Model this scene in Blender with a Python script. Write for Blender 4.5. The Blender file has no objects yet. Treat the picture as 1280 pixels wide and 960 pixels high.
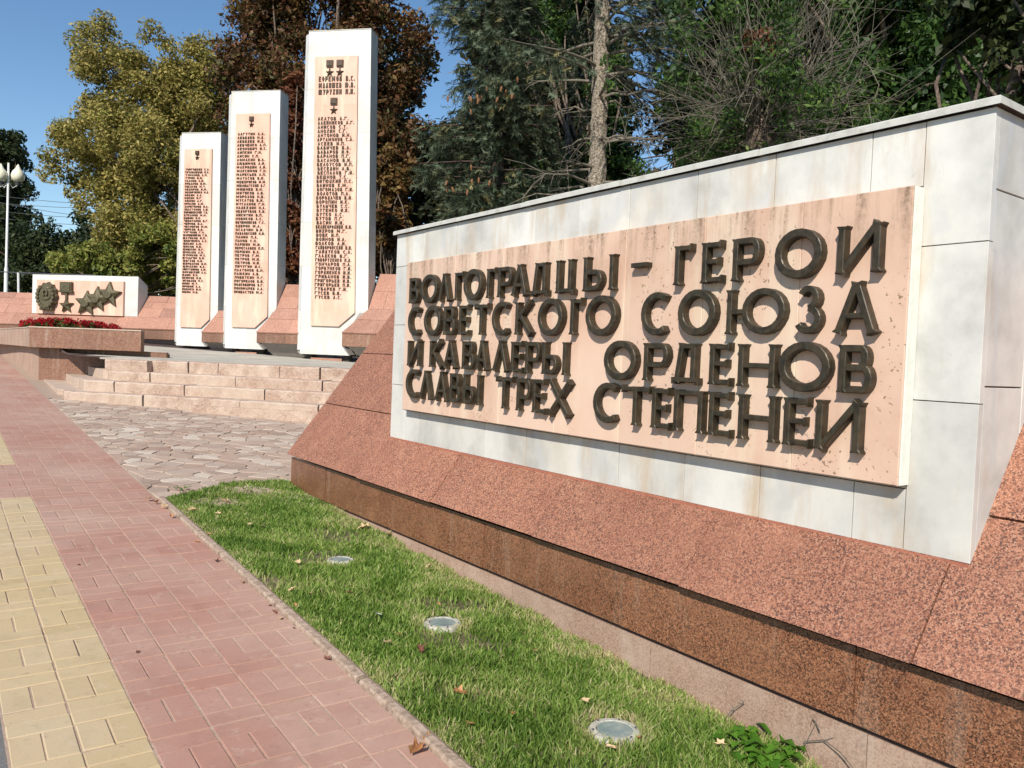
import bpy, math, random
import numpy as np
from mathutils import Vector, Matrix
random.seed(7); rng = np.random.default_rng(7)
scene = bpy.context.scene
COL = scene.collection

# ------------------------------------------------------------------ camera
F = 995.0
EYE = np.array([0.0, 0.0, 1.5])
def _ray(x, y): return np.array([(x-640)/F, (y-480)/F, 1.0])
def _n(a): return a/np.linalg.norm(a)
Yc = _n(_ray(-85, 420)); _h2 = _n(_ray(640, 420+.0404*725))
Zc = _n(np.cross(_h2, Yc))
if Zc[1] > 0: Zc = -Zc
Xc = np.cross(Yc, Zc)
R = np.array([Xc, Yc, Zc])
VIEW = R[:, 2]
cam = bpy.data.cameras.new("camera"); camo = bpy.data.objects.new("camera", cam); COL.objects.link(camo)
cam.sensor_width = 36; cam.lens = F/1280*36; cam.clip_start = .05; cam.clip_end = 2000
M4 = Matrix(((R[0,0], -R[0,1], -R[0,2], EYE[0]), (R[1,0], -R[1,1], -R[1,2], EYE[1]), (R[2,0], -R[2,1], -R[2,2], EYE[2]), (0,0,0,1)))
camo.matrix_world = M4
scene.camera = camo
scene.render.resolution_x = 1024; scene.render.resolution_y = 768

# ------------------------------------------------------------------ world and sun
TR = _n(np.array([.80, .60, -.80]))          # direction the sunlight travels
ELEV = math.asin(-TR[2]); AZ = math.atan2(-TR[0], -TR[1])   # azimuth of the sun from +Y towards +X
w = bpy.data.worlds.new("World"); scene.world = w; w.use_nodes = True
nt = w.node_tree; bg = nt.nodes["Background"]
sky = nt.nodes.new("ShaderNodeTexSky"); sky.sky_type = 'NISHITA'; sky.sun_disc = False
sky.sun_elevation = ELEV; sky.sun_rotation = AZ; sky.air_density = 1.0; sky.dust_density = .0; sky.ozone_density = 1.2
hsv = nt.nodes.new('ShaderNodeHueSaturation'); hsv.inputs['Saturation'].default_value = 1.18
nt.links.new(sky.outputs[0], hsv.inputs['Color']); nt.links.new(hsv.outputs[0], bg.inputs[0]); bg.inputs[1].default_value = .115
sun = bpy.data.lights.new("sun", 'SUN'); sun.energy = 4.8; sun.angle = math.radians(.5); sun.color = (1, .94, .83)
suno = bpy.data.objects.new("sun", sun); COL.objects.link(suno)
suno.rotation_euler = Vector(TR).to_track_quat('-Z', 'Y').to_euler()
scene.view_settings.view_transform = 'Standard'; scene.view_settings.look = 'None'
scene.view_settings.exposure = .28; scene.view_settings.gamma = 1

# ------------------------------------------------------------------ helpers
def G(y): return .043*min(max(y, -60), 30)
TH = math.radians(47)
U = np.array([math.cos(TH), -math.sin(TH), 0]); V = np.array([math.sin(TH), math.cos(TH), 0])
def W(u, v, z): return (U[0]*u+V[0]*v, U[1]*u+V[1]*v, z)      # plaza frame -> world
def P(px, py, d):                                              # a viewing direction and a distance -> world
    r = R@_ray(px, py); return EYE + r*d
def link(o, parent=None):
    COL.objects.link(o)
    if parent: relpar(o, parent)
    return o
WL = {}                                                        # world position of every Empty
def relpar(o, par):
    o.parent = par; p = WL.get(par.name)
    if p is not None: o.matrix_parent_inverse = Matrix.Translation((-p[0], -p[1], -p[2]))
    return o
def tag(o, label=None, cat=None, group=None, kind=None):
    if label: o['label'] = label
    if cat: o['category'] = cat
    if group: o['group'] = group
    if kind: o['kind'] = kind
    return o
def empty(name, loc=(0,0,0)):
    o = bpy.data.objects.new(name, None); o.location = loc; COL.objects.link(o)
    WL[o.name] = tuple(map(float, loc)); return o
class MB:
    def __init__(s): s.v = []; s.f = []; s.t = []
    def add(s, vs, fs, t=None):
        k = len(s.v); s.v += [tuple(map(float, p)) for p in vs]; s.f += [tuple(i+k for i in f) for f in fs]
        s.t += [random.random() if t is None else t]*len(fs)
    def hexa(s, b, t, tint=None):   # bottom loop, top loop of n points each
        n = len(b); fs = [tuple(range(n))[::-1], tuple(range(n, 2*n))] + [(i, (i+1) % n, n+(i+1) % n, n+i) for i in range(n)]
        s.add(list(b)+list(t), fs, tint)
    def box(s, x0, x1, y0, y1, z0, z1, f=None, tint=None):
        f = f or (lambda a, b, c: (a, b, c))
        s.hexa([f(x0,y0,z0), f(x1,y0,z0), f(x1,y1,z0), f(x0,y1,z0)], [f(x0,y0,z1), f(x1,y0,z1), f(x1,y1,z1), f(x0,y1,z1)], tint)
    def bevbox(s, x0, x1, y0, y1, z0, z1, b, f=None, tint=None, zf=None):  # box with chamfered top
        f = f or (lambda a, b, c: (a, b, c))
        a = [(x0,y0), (x1,y0), (x1,y1), (x0,y1)]; c = [(x0+b,y0+b), (x1-b,y0+b), (x1-b,y1-b), (x0+b,y1-b)]
        vs = [f(*p, z0) for p in a]+[f(*p, z1-b) for p in a]+[f(*p, z1) for p in c]
        fs = [(8,9,10,11)]+[(i,(i+1)%4,4+(i+1)%4,4+i) for i in range(4)]+[(4+i,4+(i+1)%4,8+(i+1)%4,8+i) for i in range(4)]
        s.add(vs, fs, tint)
    def tube(s, pts, rads, n=6, tint=None, cap=True):
        pts = [Vector(p) for p in pts]; k = len(s.v); m = len(pts)
        ref = Vector((0, 0, 1)) if abs((pts[-1]-pts[0]).normalized().z) < .9 else Vector((1, 0, 0))
        vs = []
        for i, p in enumerate(pts):
            d = (pts[min(i+1, m-1)]-pts[max(i-1, 0)]).normalized(); a = d.cross(ref).normalized(); b = d.cross(a)
            r = rads[i] if hasattr(rads, '__len__') else rads
            vs += [p+(a*math.cos(6.2832*j/n)+b*math.sin(6.2832*j/n))*r for j in range(n)]
        fs = [(i*n+j, i*n+(j+1) % n, (i+1)*n+(j+1) % n, (i+1)*n+j) for i in range(m-1) for j in range(n)]
        if cap: fs += [tuple(range(n)), tuple((m-1)*n+j for j in range(n))]
        s.add(vs, fs, tint)
    def lathe(s, prof, c, n=20, tint=None):    # prof: (r, z)
        vs = [(c[0]+r*math.cos(6.2832*j/n), c[1]+r*math.sin(6.2832*j/n), c[2]+z) for r, z in prof for j in range(n)]
        fs = [(i*n+j, i*n+(j+1) % n, (i+1)*n+(j+1) % n, (i+1)*n+j) for i in range(len(prof)-1) for j in range(n)]
        s.add(vs, fs, tint)
    def build(s, name, mat, parent=None, smooth=False, origin=None):
        me = bpy.data.meshes.new(name)
        vs = s.v
        if origin is not None: vs = [(p[0]-origin[0], p[1]-origin[1], p[2]-origin[2]) for p in vs]
        me.from_pydata(vs, [], s.f)
        a = me.attributes.new('tint', 'FLOAT', 'FACE'); a.data.foreach_set('value', np.array(s.t, dtype=np.float32))
        if smooth: me.polygons.foreach_set('use_smooth', [True]*len(me.polygons))
        me.materials.append(mat); me.update()
        o = bpy.data.objects.new(name, me)
        if origin is not None: o.location = origin
        link(o, parent); return o
def npmesh(name, verts, nper, tint, mat, parent=None):
    """verts (N,nper,3): N polygons of nper corners, tint (N,)"""
    N = len(verts); me = bpy.data.meshes.new(name)
    me.vertices.add(N*nper); me.vertices.foreach_set('co', verts.reshape(-1).astype(np.float32))
    me.loops.add(N*nper); me.loops.foreach_set('vertex_index', np.arange(N*nper, dtype=np.int32))
    me.polygons.add(N); me.polygons.foreach_set('loop_start', np.arange(0, N*nper, nper, dtype=np.int32))
    me.update(calc_edges=True)
    a = me.attributes.new('tint', 'FLOAT', 'FACE'); a.data.foreach_set('value', tint.astype(np.float32))
    me.materials.append(mat); me.update()
    return link(bpy.data.objects.new(name, me), parent)

# ------------------------------------------------------------------ materials
def newmat(name):
    m = bpy.data.materials.new(name); m.use_nodes = True; t = m.node_tree
    return m, t, t.nodes['Principled BSDF']
def N_(t, typ, **kw):
    n = t.nodes.new(typ)
    for k, v in kw.items():
        if k in ('op', 'operation'): n.operation = v
        elif hasattr(n, k): setattr(n, k, v)
    return n
def noise(t, scale, detail=4, rough=.55, vec=None, stretch=None):
    n = t.nodes.new('ShaderNodeTexNoise'); n.inputs['Scale'].default_value = scale; n.inputs['Detail'].default_value = detail; n.inputs['Roughness'].default_value = rough
    if vec is None:
        g = t.nodes.new('ShaderNodeNewGeometry'); vec = g.outputs['Position']
    if stretch:
        mp = t.nodes.new('ShaderNodeMapping'); mp.inputs['Scale'].default_value = stretch; t.links.new(vec, mp.inputs[0]); vec = mp.outputs[0]
    t.links.new(vec, n.inputs['Vector']); return n
def ramp(t, src, stops, interp='LINEAR'):
    r = t.nodes.new('ShaderNodeValToRGB'); r.color_ramp.interpolation = interp
    el = r.color_ramp.elements
    while len(el) < len(stops): el.new(.5)
    for e, (p, c) in zip(el, stops):
        e.position = p; e.color = (c, c, c, 1) if not hasattr(c, '__len__') else (*c, 1)
    t.links.new(src, r.inputs[0]); return r.outputs[0]
def mix(t, a, b, fac, mode='MIX'):
    m = t.nodes.new('ShaderNodeMix'); m.data_type = 'RGBA'; m.blend_type = mode
    for s, x in ((m.inputs[6], a), (m.inputs[7], b)):
        if hasattr(x, 'node'): t.links.new(x, s)
        else: s.default_value = (*x, 1) if hasattr(x, '__len__') else (x, x, x, 1)
    if hasattr(fac, 'node'): t.links.new(fac, m.inputs[0])
    else: m.inputs[0].default_value = fac
    return m.outputs[2]
def math_(t, op, a, b=0.0):
    m = t.nodes.new('ShaderNodeMath'); m.operation = op
    for s, x in ((m.inputs[0], a), (m.inputs[1], b)):
        if hasattr(x, 'node'): t.links.new(x, s)
        else: s.default_value = x
    return m.outputs[0]
def bump(t, p, h, strength=.3, dist=.01):
    b = t.nodes.new('ShaderNodeBump'); b.inputs['Strength'].default_value = strength; b.inputs['Distance'].default_value = dist
    t.links.new(h, b.inputs['Height']); t.links.new(b.outputs[0], p.inputs['Normal'])
def rnd(t, attr=False):
    if attr:
        a = t.nodes.new('ShaderNodeAttribute'); a.attribute_name = 'tint'; return a.outputs['Fac']
    return t.nodes.new('ShaderNodeObjectInfo').outputs['Random']
def posz(t):
    g = t.nodes.new('ShaderNodeNewGeometry'); s = t.nodes.new('ShaderNodeSeparateXYZ'); t.links.new(g.outputs['Position'], s.inputs[0]); return s.outputs
def rng_map(t, v, a, b, c, d):
    m = t.nodes.new('ShaderNodeMapRange'); m.inputs[1].default_value = a; m.inputs[2].default_value = b; m.inputs[3].default_value = c; m.inputs[4].default_value = d
    t.links.new(v, m.inputs[0]); return m.outputs[0]

def granite(name, cols, scale, rough, dusty=.0, streak=.0, var=.12, dustcol=(.42,.33,.27)):
    m, t, p = newmat(name)
    g = t.nodes.new('ShaderNodeNewGeometry')
    wob = noise(t, scale*1.3, 2); 
    va = t.nodes.new('ShaderNodeVectorMath'); va.operation = 'MULTIPLY_ADD'; t.links.new(wob.outputs['Color'], va.inputs[0]); va.inputs[1].default_value = (.006, .006, .006); t.links.new(g.outputs['Position'], va.inputs[2])
    vo = t.nodes.new('ShaderNodeTexVoronoi'); vo.inputs['Scale'].default_value = scale; t.links.new(va.outputs[0], vo.inputs['Vector'])
    sx = t.nodes.new('ShaderNodeSeparateColor'); t.links.new(vo.outputs['Color'], sx.inputs[0])
    c = ramp(t, sx.outputs[0], [(0, cols[0]), (.2, cols[0]), (.3, cols[1]), (.62, cols[2]), (.9, cols[3])], 'LINEAR')
    fine = noise(t, scale*2.6, 3, .6)
    c = mix(t, c, cols[0], ramp(t, fine.outputs[0], [(.50, 0.0), (.57, .9)]))
    md = noise(t, scale*.28, 3, .6); c = mix(t, c, cols[1], ramp(t, md.outputs[0], [(.5, 0.0), (.68, .30)]))
    jag = noise(t, 4.3, 7, .75); c = mix(t, c, cols[3], ramp(t, jag.outputs[0], [(.55, 0.0), (.75, .45)]))
    big = noise(t, 1.7, 4, .6)
    c = mix(t, c, tuple(x*.72 for x in cols[1]), ramp(t, big.outputs[0], [(.45, 0.0), (.75, .45)]))
    if var: c = mix(t, c, rampval(t, rnd(t), 1-var, 1+var*.6), 1.0, 'MULTIPLY')
    if dusty:
        d = noise(t, 3.2, 6, .7); c = mix(t, c, dustcol, ramp(t, d.outputs[0], [(.42, dusty*.25), (.7, dusty)]))
    if streak:
        s_ = noise(t, 9, 5, .7, stretch=(1, 1, .12)); c = mix(t, c, (.50,.42,.35), ramp(t, s_.outputs[0], [(.55, 0.0), (.72, streak)]))
    t.links.new(c, p.inputs['Base Color'])
    rr = noise(t, 14, 4); t.links.new(ramp(t, rr.outputs[0], [(.3, rough*.8), (.7, min(1, rough*1.25))]), p.inputs['Roughness'])
    bump(t, p, fine.outputs[0], .25, .004)
    return m
def rampval(t, src, a, b): return ramp(t, src, [(0, (a,)*3), (1, (b,)*3)])

M = {}
M['slope'] = granite('pink_granite', [(.055,.025,.02), (.28,.10,.055), (.47,.185,.10), (.58,.30,.19)], 185, .62, .28, 0, .15, (.48,.22,.135))
M['band'] = granite('brown_granite', [(.022,.010,.008), (.16,.052,.026), (.33,.125,.06), (.43,.20,.11)], 185, .30, .30, .16, .15, (.36,.19,.11))
M['base'] = granite('dusty_granite', [(.22,.125,.085), (.36,.21,.145), (.46,.28,.20), (.48,.33,.24)], 170, .8, .75, .3, .10, (.46,.34,.27))
M['farslope'] = granite('plaza_granite', [(.26,.12,.08), (.37,.175,.12), (.44,.22,.15), (.47,.26,.18)], 60, .5, .35, 0, .22, (.50,.28,.21))
M['farband'] = granite('plaza_granite_band', [(.13,.06,.035), (.21,.10,.06), (.27,.13,.08), (.32,.17,.11)], 60, .5, .3, .35, .2, (.30,.17,.12))
M['step_'] = granite('step_granite', [(.22,.13,.09), (.42,.24,.17), (.50,.32,.24), (.57,.43,.34)], 70, .85, .9, 0, .16, (.56,.45,.36))

M['step'] = M['step_']
t_ = M['step'].node_tree; p_ = t_.nodes['Principled BSDF']; src = p_.inputs['Base Color'].links[0].from_socket
rr_ = ramp(t_, t_.nodes.new('ShaderNodeObjectInfo').outputs['Random'], [(.35, 0.0), (.5, .65), (1, .8)])
n_ = noise(t_, 6, 6, .7); f_ = math_(t_, 'MULTIPLY', rr_, ramp(t_, n_.outputs[0], [(.35, .2), (.6, 1.0)]))
c_ = mix(t_, src, (.48,.38,.30), f_); n2_ = noise(t_, 18, 6, .8); c_ = mix(t_, c_, (.20,.14,.10), ramp(t_, n2_.outputs[0], [(.60, 0.0), (.76, .7)]))
t_.links.new(c_, p_.inputs['Base Color']); bump(t_, p_, n2_.outputs[0], .6, .015)
def marble(name='white_marble', attr=False, stain=.8, veins=.62, cols=((.40,.39,.365), (.57,.555,.52), (.68,.66,.615))):
    m, t, p = newmat(name)
    a = noise(t, 2.3, 8, .62); b = noise(t, 7, 6, .6)
    c = ramp(t, a.outputs[0], [(.30, cols[0]), (.47, cols[1]), (.62, cols[2])])
    wv = t.nodes.new('ShaderNodeTexWave'); wv.inputs['Scale'].default_value = 1.1; wv.inputs['Distortion'].default_value = 9; wv.inputs['Detail'].default_value = 5
    g = t.nodes.new('ShaderNodeNewGeometry'); t.links.new(g.outputs['Position'], wv.inputs[0])
    c = mix(t, c, (.50,.51,.52), ramp(t, wv.outputs[0], [(.0, veins), (.07, .0)]))
    c = mix(t, c, rampval(t, rnd(t, attr), .84, 1.05), 1.0, 'MULTIPLY')
    # rust and dirt running down
    s_ = noise(t, 5, 6, .65, stretch=(1, 1, .18)); n2 = noise(t, 1.3, 3)
    f = math_(t, 'MULTIPLY', ramp(t, s_.outputs[0], [(.50, 0.0), (.68, 1.0)]), ramp(t, n2.outputs[0], [(.44, 0.0), (.60, stain)]))
    c = mix(t, c, (.46,.32,.18), f)
    yl = noise(t, 1.1, 4, .6); c = mix(t, c, (.60,.54,.43), ramp(t, yl.outputs[0], [(.52, 0.0), (.74, .5)]))
    gs = noise(t, 6, 6, .7, stretch=(1, 1, .10)); c = mix(t, c, (.36,.35,.31), ramp(t, gs.outputs[0], [(.60, 0.0), (.76, .55)]))
    c = mix(t, c, (.30,.30,.27), ramp(t, noise(t, 31, 4, .7).outputs[0], [(.66, 0.0), (.78, .45)]))
    t.links.new(c, p.inputs['Base Color']); t.links.new(rng_map(t, b.outputs[0], .3, .7, .35, .6), p.inputs['Roughness'])
    bump(t, p, b.outputs[0], .08, .01)
    return m
M['marble'] = marble(); M['marble_far'] = marble('pale_marble', veins=.10, stain=.35, cols=((.56,.55,.52), (.64,.63,.60), (.68,.67,.64)))

def travertine(name, ztop=None, zh=.35, base=((.54,.345,.25), (.63,.43,.325), (.66,.48,.375)), pits=1.0):
    m, t, p = newmat(name)
    z = posz(t)[2]
    a = noise(t, 1.6, 5, .6); lay = noise(t, 3.2, 5, .6, stretch=(1, 1.6, .25))
    c = ramp(t, a.outputs[0], [(.32, base[0]), (.5, base[1]), (.68, base[2])])
    c = mix(t, c, (.70,.57,.43), ramp(t, lay.outputs[0], [(.52, 0.0), (.66, .7)]))
    c = mix(t, c, rampval(t, rnd(t), .95, 1.03), 1.0, 'MULTIPLY')
    vo = noise(t, 60, 3, .55); reg = noise(t, 3.5, 3, .5, stretch=(1, 1, .6))
    pit = math_(t, 'MULTIPLY', ramp(t, vo.outputs[0], [(.62, 0.0), (.67, 1.0)]), ramp(t, reg.outputs[0], [(.52, 0.0), (.62, pits)]))
    c = mix(t, c, (.20,.12,.07), math_(t, 'MULTIPLY', pit, .8))
    if ztop is not None:
        gr = rng_map(t, z, ztop-zh, ztop, 0, 1)
        st = noise(t, 13, 6, .7, stretch=(1, 1, .10)); sp = noise(t, 55, 4, .7)
        f = math_(t, 'MULTIPLY', math_(t, 'POWER', gr, 1.6), ramp(t, st.outputs[0], [(.46, 0.0), (.66, 1.0)]))
        f = math_(t, 'MULTIPLY', f, ramp(t, sp.outputs[0], [(.35, .25), (.6, 1.0)]))
        c = mix(t, c, (.15,.095,.05), math_(t, 'MINIMUM', f, .8))
    t.links.new(c, p.inputs['Base Color']); p.inputs['Roughness'].default_value = .75
    bump(t, p, math_(t, 'SUBTRACT', a.outputs[0], math_(t, 'MULTIPLY', pit, 1.5)), .35, .006)
    return m
M['plaque'] = travertine('peach_travertine', 2.155)
M['panel'] = travertine('peach_panel_stone', None, base=((.66,.37,.27), (.71,.42,.32), (.73,.46,.36)), pits=.05)

def bronze(name='bronze', c0=(.020,.016,.009), c1=(.058,.041,.022), c2=(.045,.048,.032)):
    m, t, p = newmat(name)
    a = noise(t, 22, 5, .6); b = noise(t, 60, 4, .6, stretch=(1, 1, .3))
    c = ramp(t, a.outputs[0], [(.35, c0), (.6, c1)])
    c = mix(t, c, c2, ramp(t, b.outputs[0], [(.54, 0.0), (.7, .7)]))
    t.links.new(c, p.inputs['Base Color']); p.inputs['Metallic'].default_value = .25
    t.links.new(rng_map(t, b.outputs[0], .3, .7, .38, .62), p.inputs['Roughness'])
    bump(t, p, b.outputs[0], .15, .004); return m
M['bronze'] = bronze()
M['bronze_far'] = bronze('bronze_relief', (.07,.055,.028), (.13,.105,.055), (.09,.095,.055))
M['name_bronze'] = bronze('name_bronze', (.045,.028,.015), (.085,.052,.03), (.07,.05,.03))

def paver(name, cols, attr):
    m, t, p = newmat(name)
    r = rnd(t, attr)
    c = ramp(t, r, [(i/(len(cols)-1), k) for i, k in enumerate(cols)])
    a = noise(t, 6, 5, .65); b = noise(t, 190, 3, .6); big = noise(t, .9, 3)
    c = mix(t, c, tuple(x*.72 for x in cols[0]), ramp(t, a.outputs[0], [(.5, 0.0), (.75, .5)]))
    c = mix(t, c, (.52,.42,.33), ramp(t, big.outputs[0], [(.4, .0), (.75, .40)]))
    dk = noise(t, 23, 5, .75); c = mix(t, c, tuple(x*.45 for x in cols[0]), ramp(t, dk.outputs[0], [(.59, 0.0), (.74, .6)]))
    sd = noise(t, 11, 6, .8); c = mix(t, c, (.56,.45,.36), ramp(t, sd.outputs[0], [(.56, 0.0), (.74, .5)]))
    c = mix(t, c, rampval(t, b.outputs[0], .86, 1.12), 1.0, 'MULTIPLY')
    t.links.new(c, p.inputs['Base Color']); p.inputs['Roughness'].default_value = .85
    bump(t, p, b.outputs[0], .25, .002); return m
PINK = [(.36,.18,.135), (.385,.20,.15), (.38,.21,.16), (.405,.225,.175), (.37,.195,.145)]
TAN = [(.45,.335,.175), (.48,.36,.20), (.50,.38,.215), (.46,.345,.185), (.50,.39,.23)]
M['pink'] = paver('pink_paver', PINK, False); M['pink_a'] = paver('pink_paver_far', PINK, True)
M['tan'] = paver('tan_paver', TAN, False); M['tan_a'] = paver('tan_paver_far', TAN, True)
FLAG = [(.33,.215,.16), (.44,.325,.25), (.36,.25,.19), (.56,.47,.385), (.41,.32,.255), (.41,.28,.21), (.31,.22,.17), (.50,.385,.30)]
M['flag'] = paver('flagstone', FLAG, False)

def simple(name, cols, scale=5, rough=.9, bs=.3, bd=.01, metallic=0, detail=6):
    m, t, p = newmat(name); a = noise(t, scale, detail, .65)
    n = len(cols); c = ramp(t, a.outputs[0], [(.3+.4*i/(n-1), k) for i, k in enumerate(cols)])
    t.links.new(c, p.inputs['Base Color']); p.inputs['Roughness'].default_value = rough; p.inputs['Metallic'].default_value = metallic
    bump(t, p, a.outputs[0], bs, bd); return m
M['joint'] = simple('sandy_joint', [(.28,.19,.14), (.44,.33,.25)], 40, .95)
M['mortar'] = simple('dark_mortar', [(.05,.03,.025), (.10,.06,.05)], 30)
M['redmortar'] = simple('red_mortar', [(.30,.10,.06), (.42,.16,.10)], 30)
M['flagmortar'] = simple('flag_mortar', [(.30,.22,.165), (.48,.38,.30)], 25)
M['kerb'] = simple('kerb_stone', [(.20,.14,.10), (.37,.27,.20), (.48,.37,.29)], 28, .95, 1.0, .015)
M['asphalt'] = simple('asphalt', [(.12,.115,.11), (.20,.19,.18)], 60, .9)
M['soil'] = simple('dry_soil', [(.05,.045,.02), (.12,.10,.05), (.22,.17,.10)], 14, 1, .6, .02)
M['ground'] = simple('ground_earth', [(.05,.06,.025), (.10,.09,.05)], .8)
M['plazafloor'] = simple('grey_floor', [(.30,.275,.23), (.42,.39,.33), (.50,.46,.39)], 1.5, .97)
M['core'] = simple('stone_core', [(.25,.22,.20), (.32,.28,.25)], 10)
M['foot'] = simple('dark_foot', [(.03,.025,.02), (.06,.05,.04)], 10)
M['cap'] = simple('coping_stone', [(.36,.35,.31), (.50,.49,.45), (.56,.55,.51)], 12, .7, .3, .006)
M['bark'] = simple('bark', [(.05,.035,.025), (.14,.10,.075), (.30,.24,.19)], 16, .95, 1.0, .05)
M['barkpale'] = simple('pale_bark', [(.07,.05,.035), (.16,.125,.09), (.38,.32,.25), (.44,.38,.30)], 26, .95, 1.0, .05)
M['deadwood'] = simple('dead_twig', [(.09,.075,.055), (.21,.18,.14)], 8, .9)
M['white_metal'] = simple('painted_metal', [(.58,.58,.56), (.68,.68,.66)], 8, .5, .1)
M['lampglass'] = simple('cream_globe', [(.70,.66,.50), (.76,.72,.56)], 8, .3, .05)
M['cable'] = simple('dark_cable', [(.05,.05,.06), (.08,.08,.09)], 8)
M['glass'] = simple('dusty_lens', [(.13,.18,.17), (.20,.26,.25), (.33,.36,.32)], 16, .35, .1)
M['concrete'] = simple('pale_concrete', [(.20,.19,.13), (.42,.40,.33), (.50,.48,.42)], 40, .95, .6, .006)

def leafmat(name, stops, trans=.35, rough=.55):
    m, t, p = newmat(name)
    c = ramp(t, rnd(t, True), stops)
    a = noise(t, .7, 3, .5); c = mix(t, c, rampval(t, a.outputs[0], .72, 1.25), 1.0, 'MULTIPLY')
    t.links.new(c, p.inputs['Base Color']); p.inputs['Roughness'].default_value = rough
    p.inputs['Specular IOR Level'].default_value = .22
    tr = t.nodes.new('ShaderNodeBsdfTranslucent'); t.links.new(c, tr.inputs[0])
    mx = t.nodes.new('ShaderNodeMixShader'); mx.inputs[0].default_value = trans
    t.links.new(p.outputs[0], mx.inputs[1]); t.links.new(tr.outputs[0], mx.inputs[2]); t.links.new(mx.outputs[0], t.nodes['Material Output'].inputs[0])
    return m
M['lf_yellow'] = leafmat('olive_yellow_leaves', [(0, (.09,.10,.022)), (.35, (.25,.22,.055)), (.65, (.46,.36,.12)), (1, (.28,.29,.07))])
M['lf_lime'] = leafmat('yellow_green_leaves', [(0, (.06,.10,.02)), (.5, (.22,.24,.05)), (1, (.36,.32,.09))])
M['lf_russet'] = leafmat('russet_leaves', [(0, (.030,.028,.010)), (.3, (.12,.045,.022)), (.5, (.075,.075,.022)), (.75, (.17,.07,.032)), (1, (.22,.14,.045))], .25)
M['lf_rust'] = leafmat('rust_red_leaves', [(0, (.10,.035,.018)), (.5, (.17,.06,.03)), (1, (.22,.10,.04))], .25)
M['lf_spruce'] = leafmat('spruce_needles', [(0, (.015,.024,.012)), (.45, (.05,.07,.038)), (.8, (.14,.18,.115)), (1, (.24,.21,.09))], .1, .6)
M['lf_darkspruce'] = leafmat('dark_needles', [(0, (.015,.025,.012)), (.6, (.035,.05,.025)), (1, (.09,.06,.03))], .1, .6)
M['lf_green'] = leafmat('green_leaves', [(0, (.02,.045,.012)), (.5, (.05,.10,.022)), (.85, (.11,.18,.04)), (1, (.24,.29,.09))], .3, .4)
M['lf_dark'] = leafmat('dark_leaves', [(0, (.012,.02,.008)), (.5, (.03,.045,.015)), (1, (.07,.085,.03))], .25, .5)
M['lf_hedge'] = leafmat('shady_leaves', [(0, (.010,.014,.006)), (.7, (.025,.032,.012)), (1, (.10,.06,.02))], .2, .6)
M['grass'] = leafmat('grass_blades', [(0, (.07,.14,.02)), (.35, (.17,.28,.045)), (.65, (.31,.42,.10)), (.84, (.47,.46,.19)), (1, (.58,.50,.29))], .4, .5)
M['weed'] = leafmat('weed_leaves', [(0, (.06,.16,.015)), (1, (.13,.28,.03))], .4, .45)
M['flower'] = leafmat('red_petals', [(0, (.22,.004,.008)), (1, (.48,.012,.02))], .2, .5)
M['flowerleaf'] = leafmat('flower_leaves', [(0, (.04,.08,.02)), (1, (.13,.19,.05))], .3, .5)
M['dry_leaf'] = simple('dry_leaf', [(.24,.085,.03), (.42,.20,.08), (.55,.33,.16)], 30, .7, .4, .003)
M['pale_leaf'] = simple('pale_dry_leaf', [(.42,.28,.14), (.62,.46,.28)], 30, .8, .4, .003)
M['brown_leaf'] = simple('brown_dry_leaf', [(.09,.03,.02), (.18,.06,.035)], 30, .7, .4, .003)
M['cone'] = simple('spruce_cone', [(.12,.05,.02), (.26,.12,.05)], 40, .8)
M['paper'] = simple('white_scrap', [(.62,.63,.56), (.74,.75,.68)], 20, .8)

# ------------------------------------------------------------------ ground sheets
def sheet(name, xs, ys, zf, mat, parent=None, kind='structure'):
    b = MB(); n = len(ys)
    vs = [(x, y, zf(x, y)) for x in xs for y in ys]
    fs = [(i*n+j, (i+1)*n+j, (i+1)*n+j+1, i*n+j+1) for i in range(len(xs)-1) for j in range(n-1)]
    b.add(vs, fs, .5); o = b.build(name, mat, parent)
    if kind and not parent: o['kind'] = kind
    return o
ground = sheet('ground', [-900, -60, -8, 0, 1.5, 4, 8, 20, 60, 900], [-60, -5, 0, 5, 15, 30, 60, 200, 1200], lambda x, y: G(y)-.06, M['ground'])
road = sheet('road', [-9, .225], list(range(-6, 31, 3)), lambda x, y: G(y)-.012, M['asphalt'])

# sidewalk: basket-weave pavers --------------------------------------------------
bed_pink = sheet('pink_pavement', [.62, 1.455], list(range(-2, 31, 2)), lambda x, y: G(y)-.0035, M['joint'])
bed_tan = sheet('tan_pavement', [.218, .62], list(range(-2, 31, 2)), lambda x, y: G(y)-.0035, M['joint'])
bed_pink['label'] = 'pink brick pavement'; bed_tan['label'] = 'tan brick strip along the pavement'
def brickmesh(name, lx, ly, mat):
    b = MB(); b.bevbox(-lx/2+.0022, lx/2-.0022, -ly/2+.0022, ly/2-.0022, -.03, 0, .0035, tint=.5)
    me = bpy.data.meshes.new(name); me.from_pydata(b.v, [], b.f); me.materials.append(mat); return me
BM = {(k, o): brickmesh('paver', *( (.205, .1025) if o else (.1025, .205)), M[k]) for k in ('pink', 'tan') for o in (0, 1)}
bricks = {'pink': [], 'tan': []}
for ci in range(6):
    cx = .633-.41+.205*ci+.1025
    off = [.03, .24, .10, .31, .17, .37][ci]
    y = -1.6+off; k = ci % 2
    while y < 26:
        kind = 'tan' if (ci < 2 and (y < 6.85 or 8.35 < y < 11.1)) else 'pink'
        if k % 2 == 0:
            for sx in (-1, 1): bricks[kind].append((cx+sx*.05125, y+.1025, 0))
        else:
            for sy in (0, 1): bricks[kind].append((cx, y+.05125+.1025*sy, 1))
        y += .205; k += 1
VX = R.T
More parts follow.
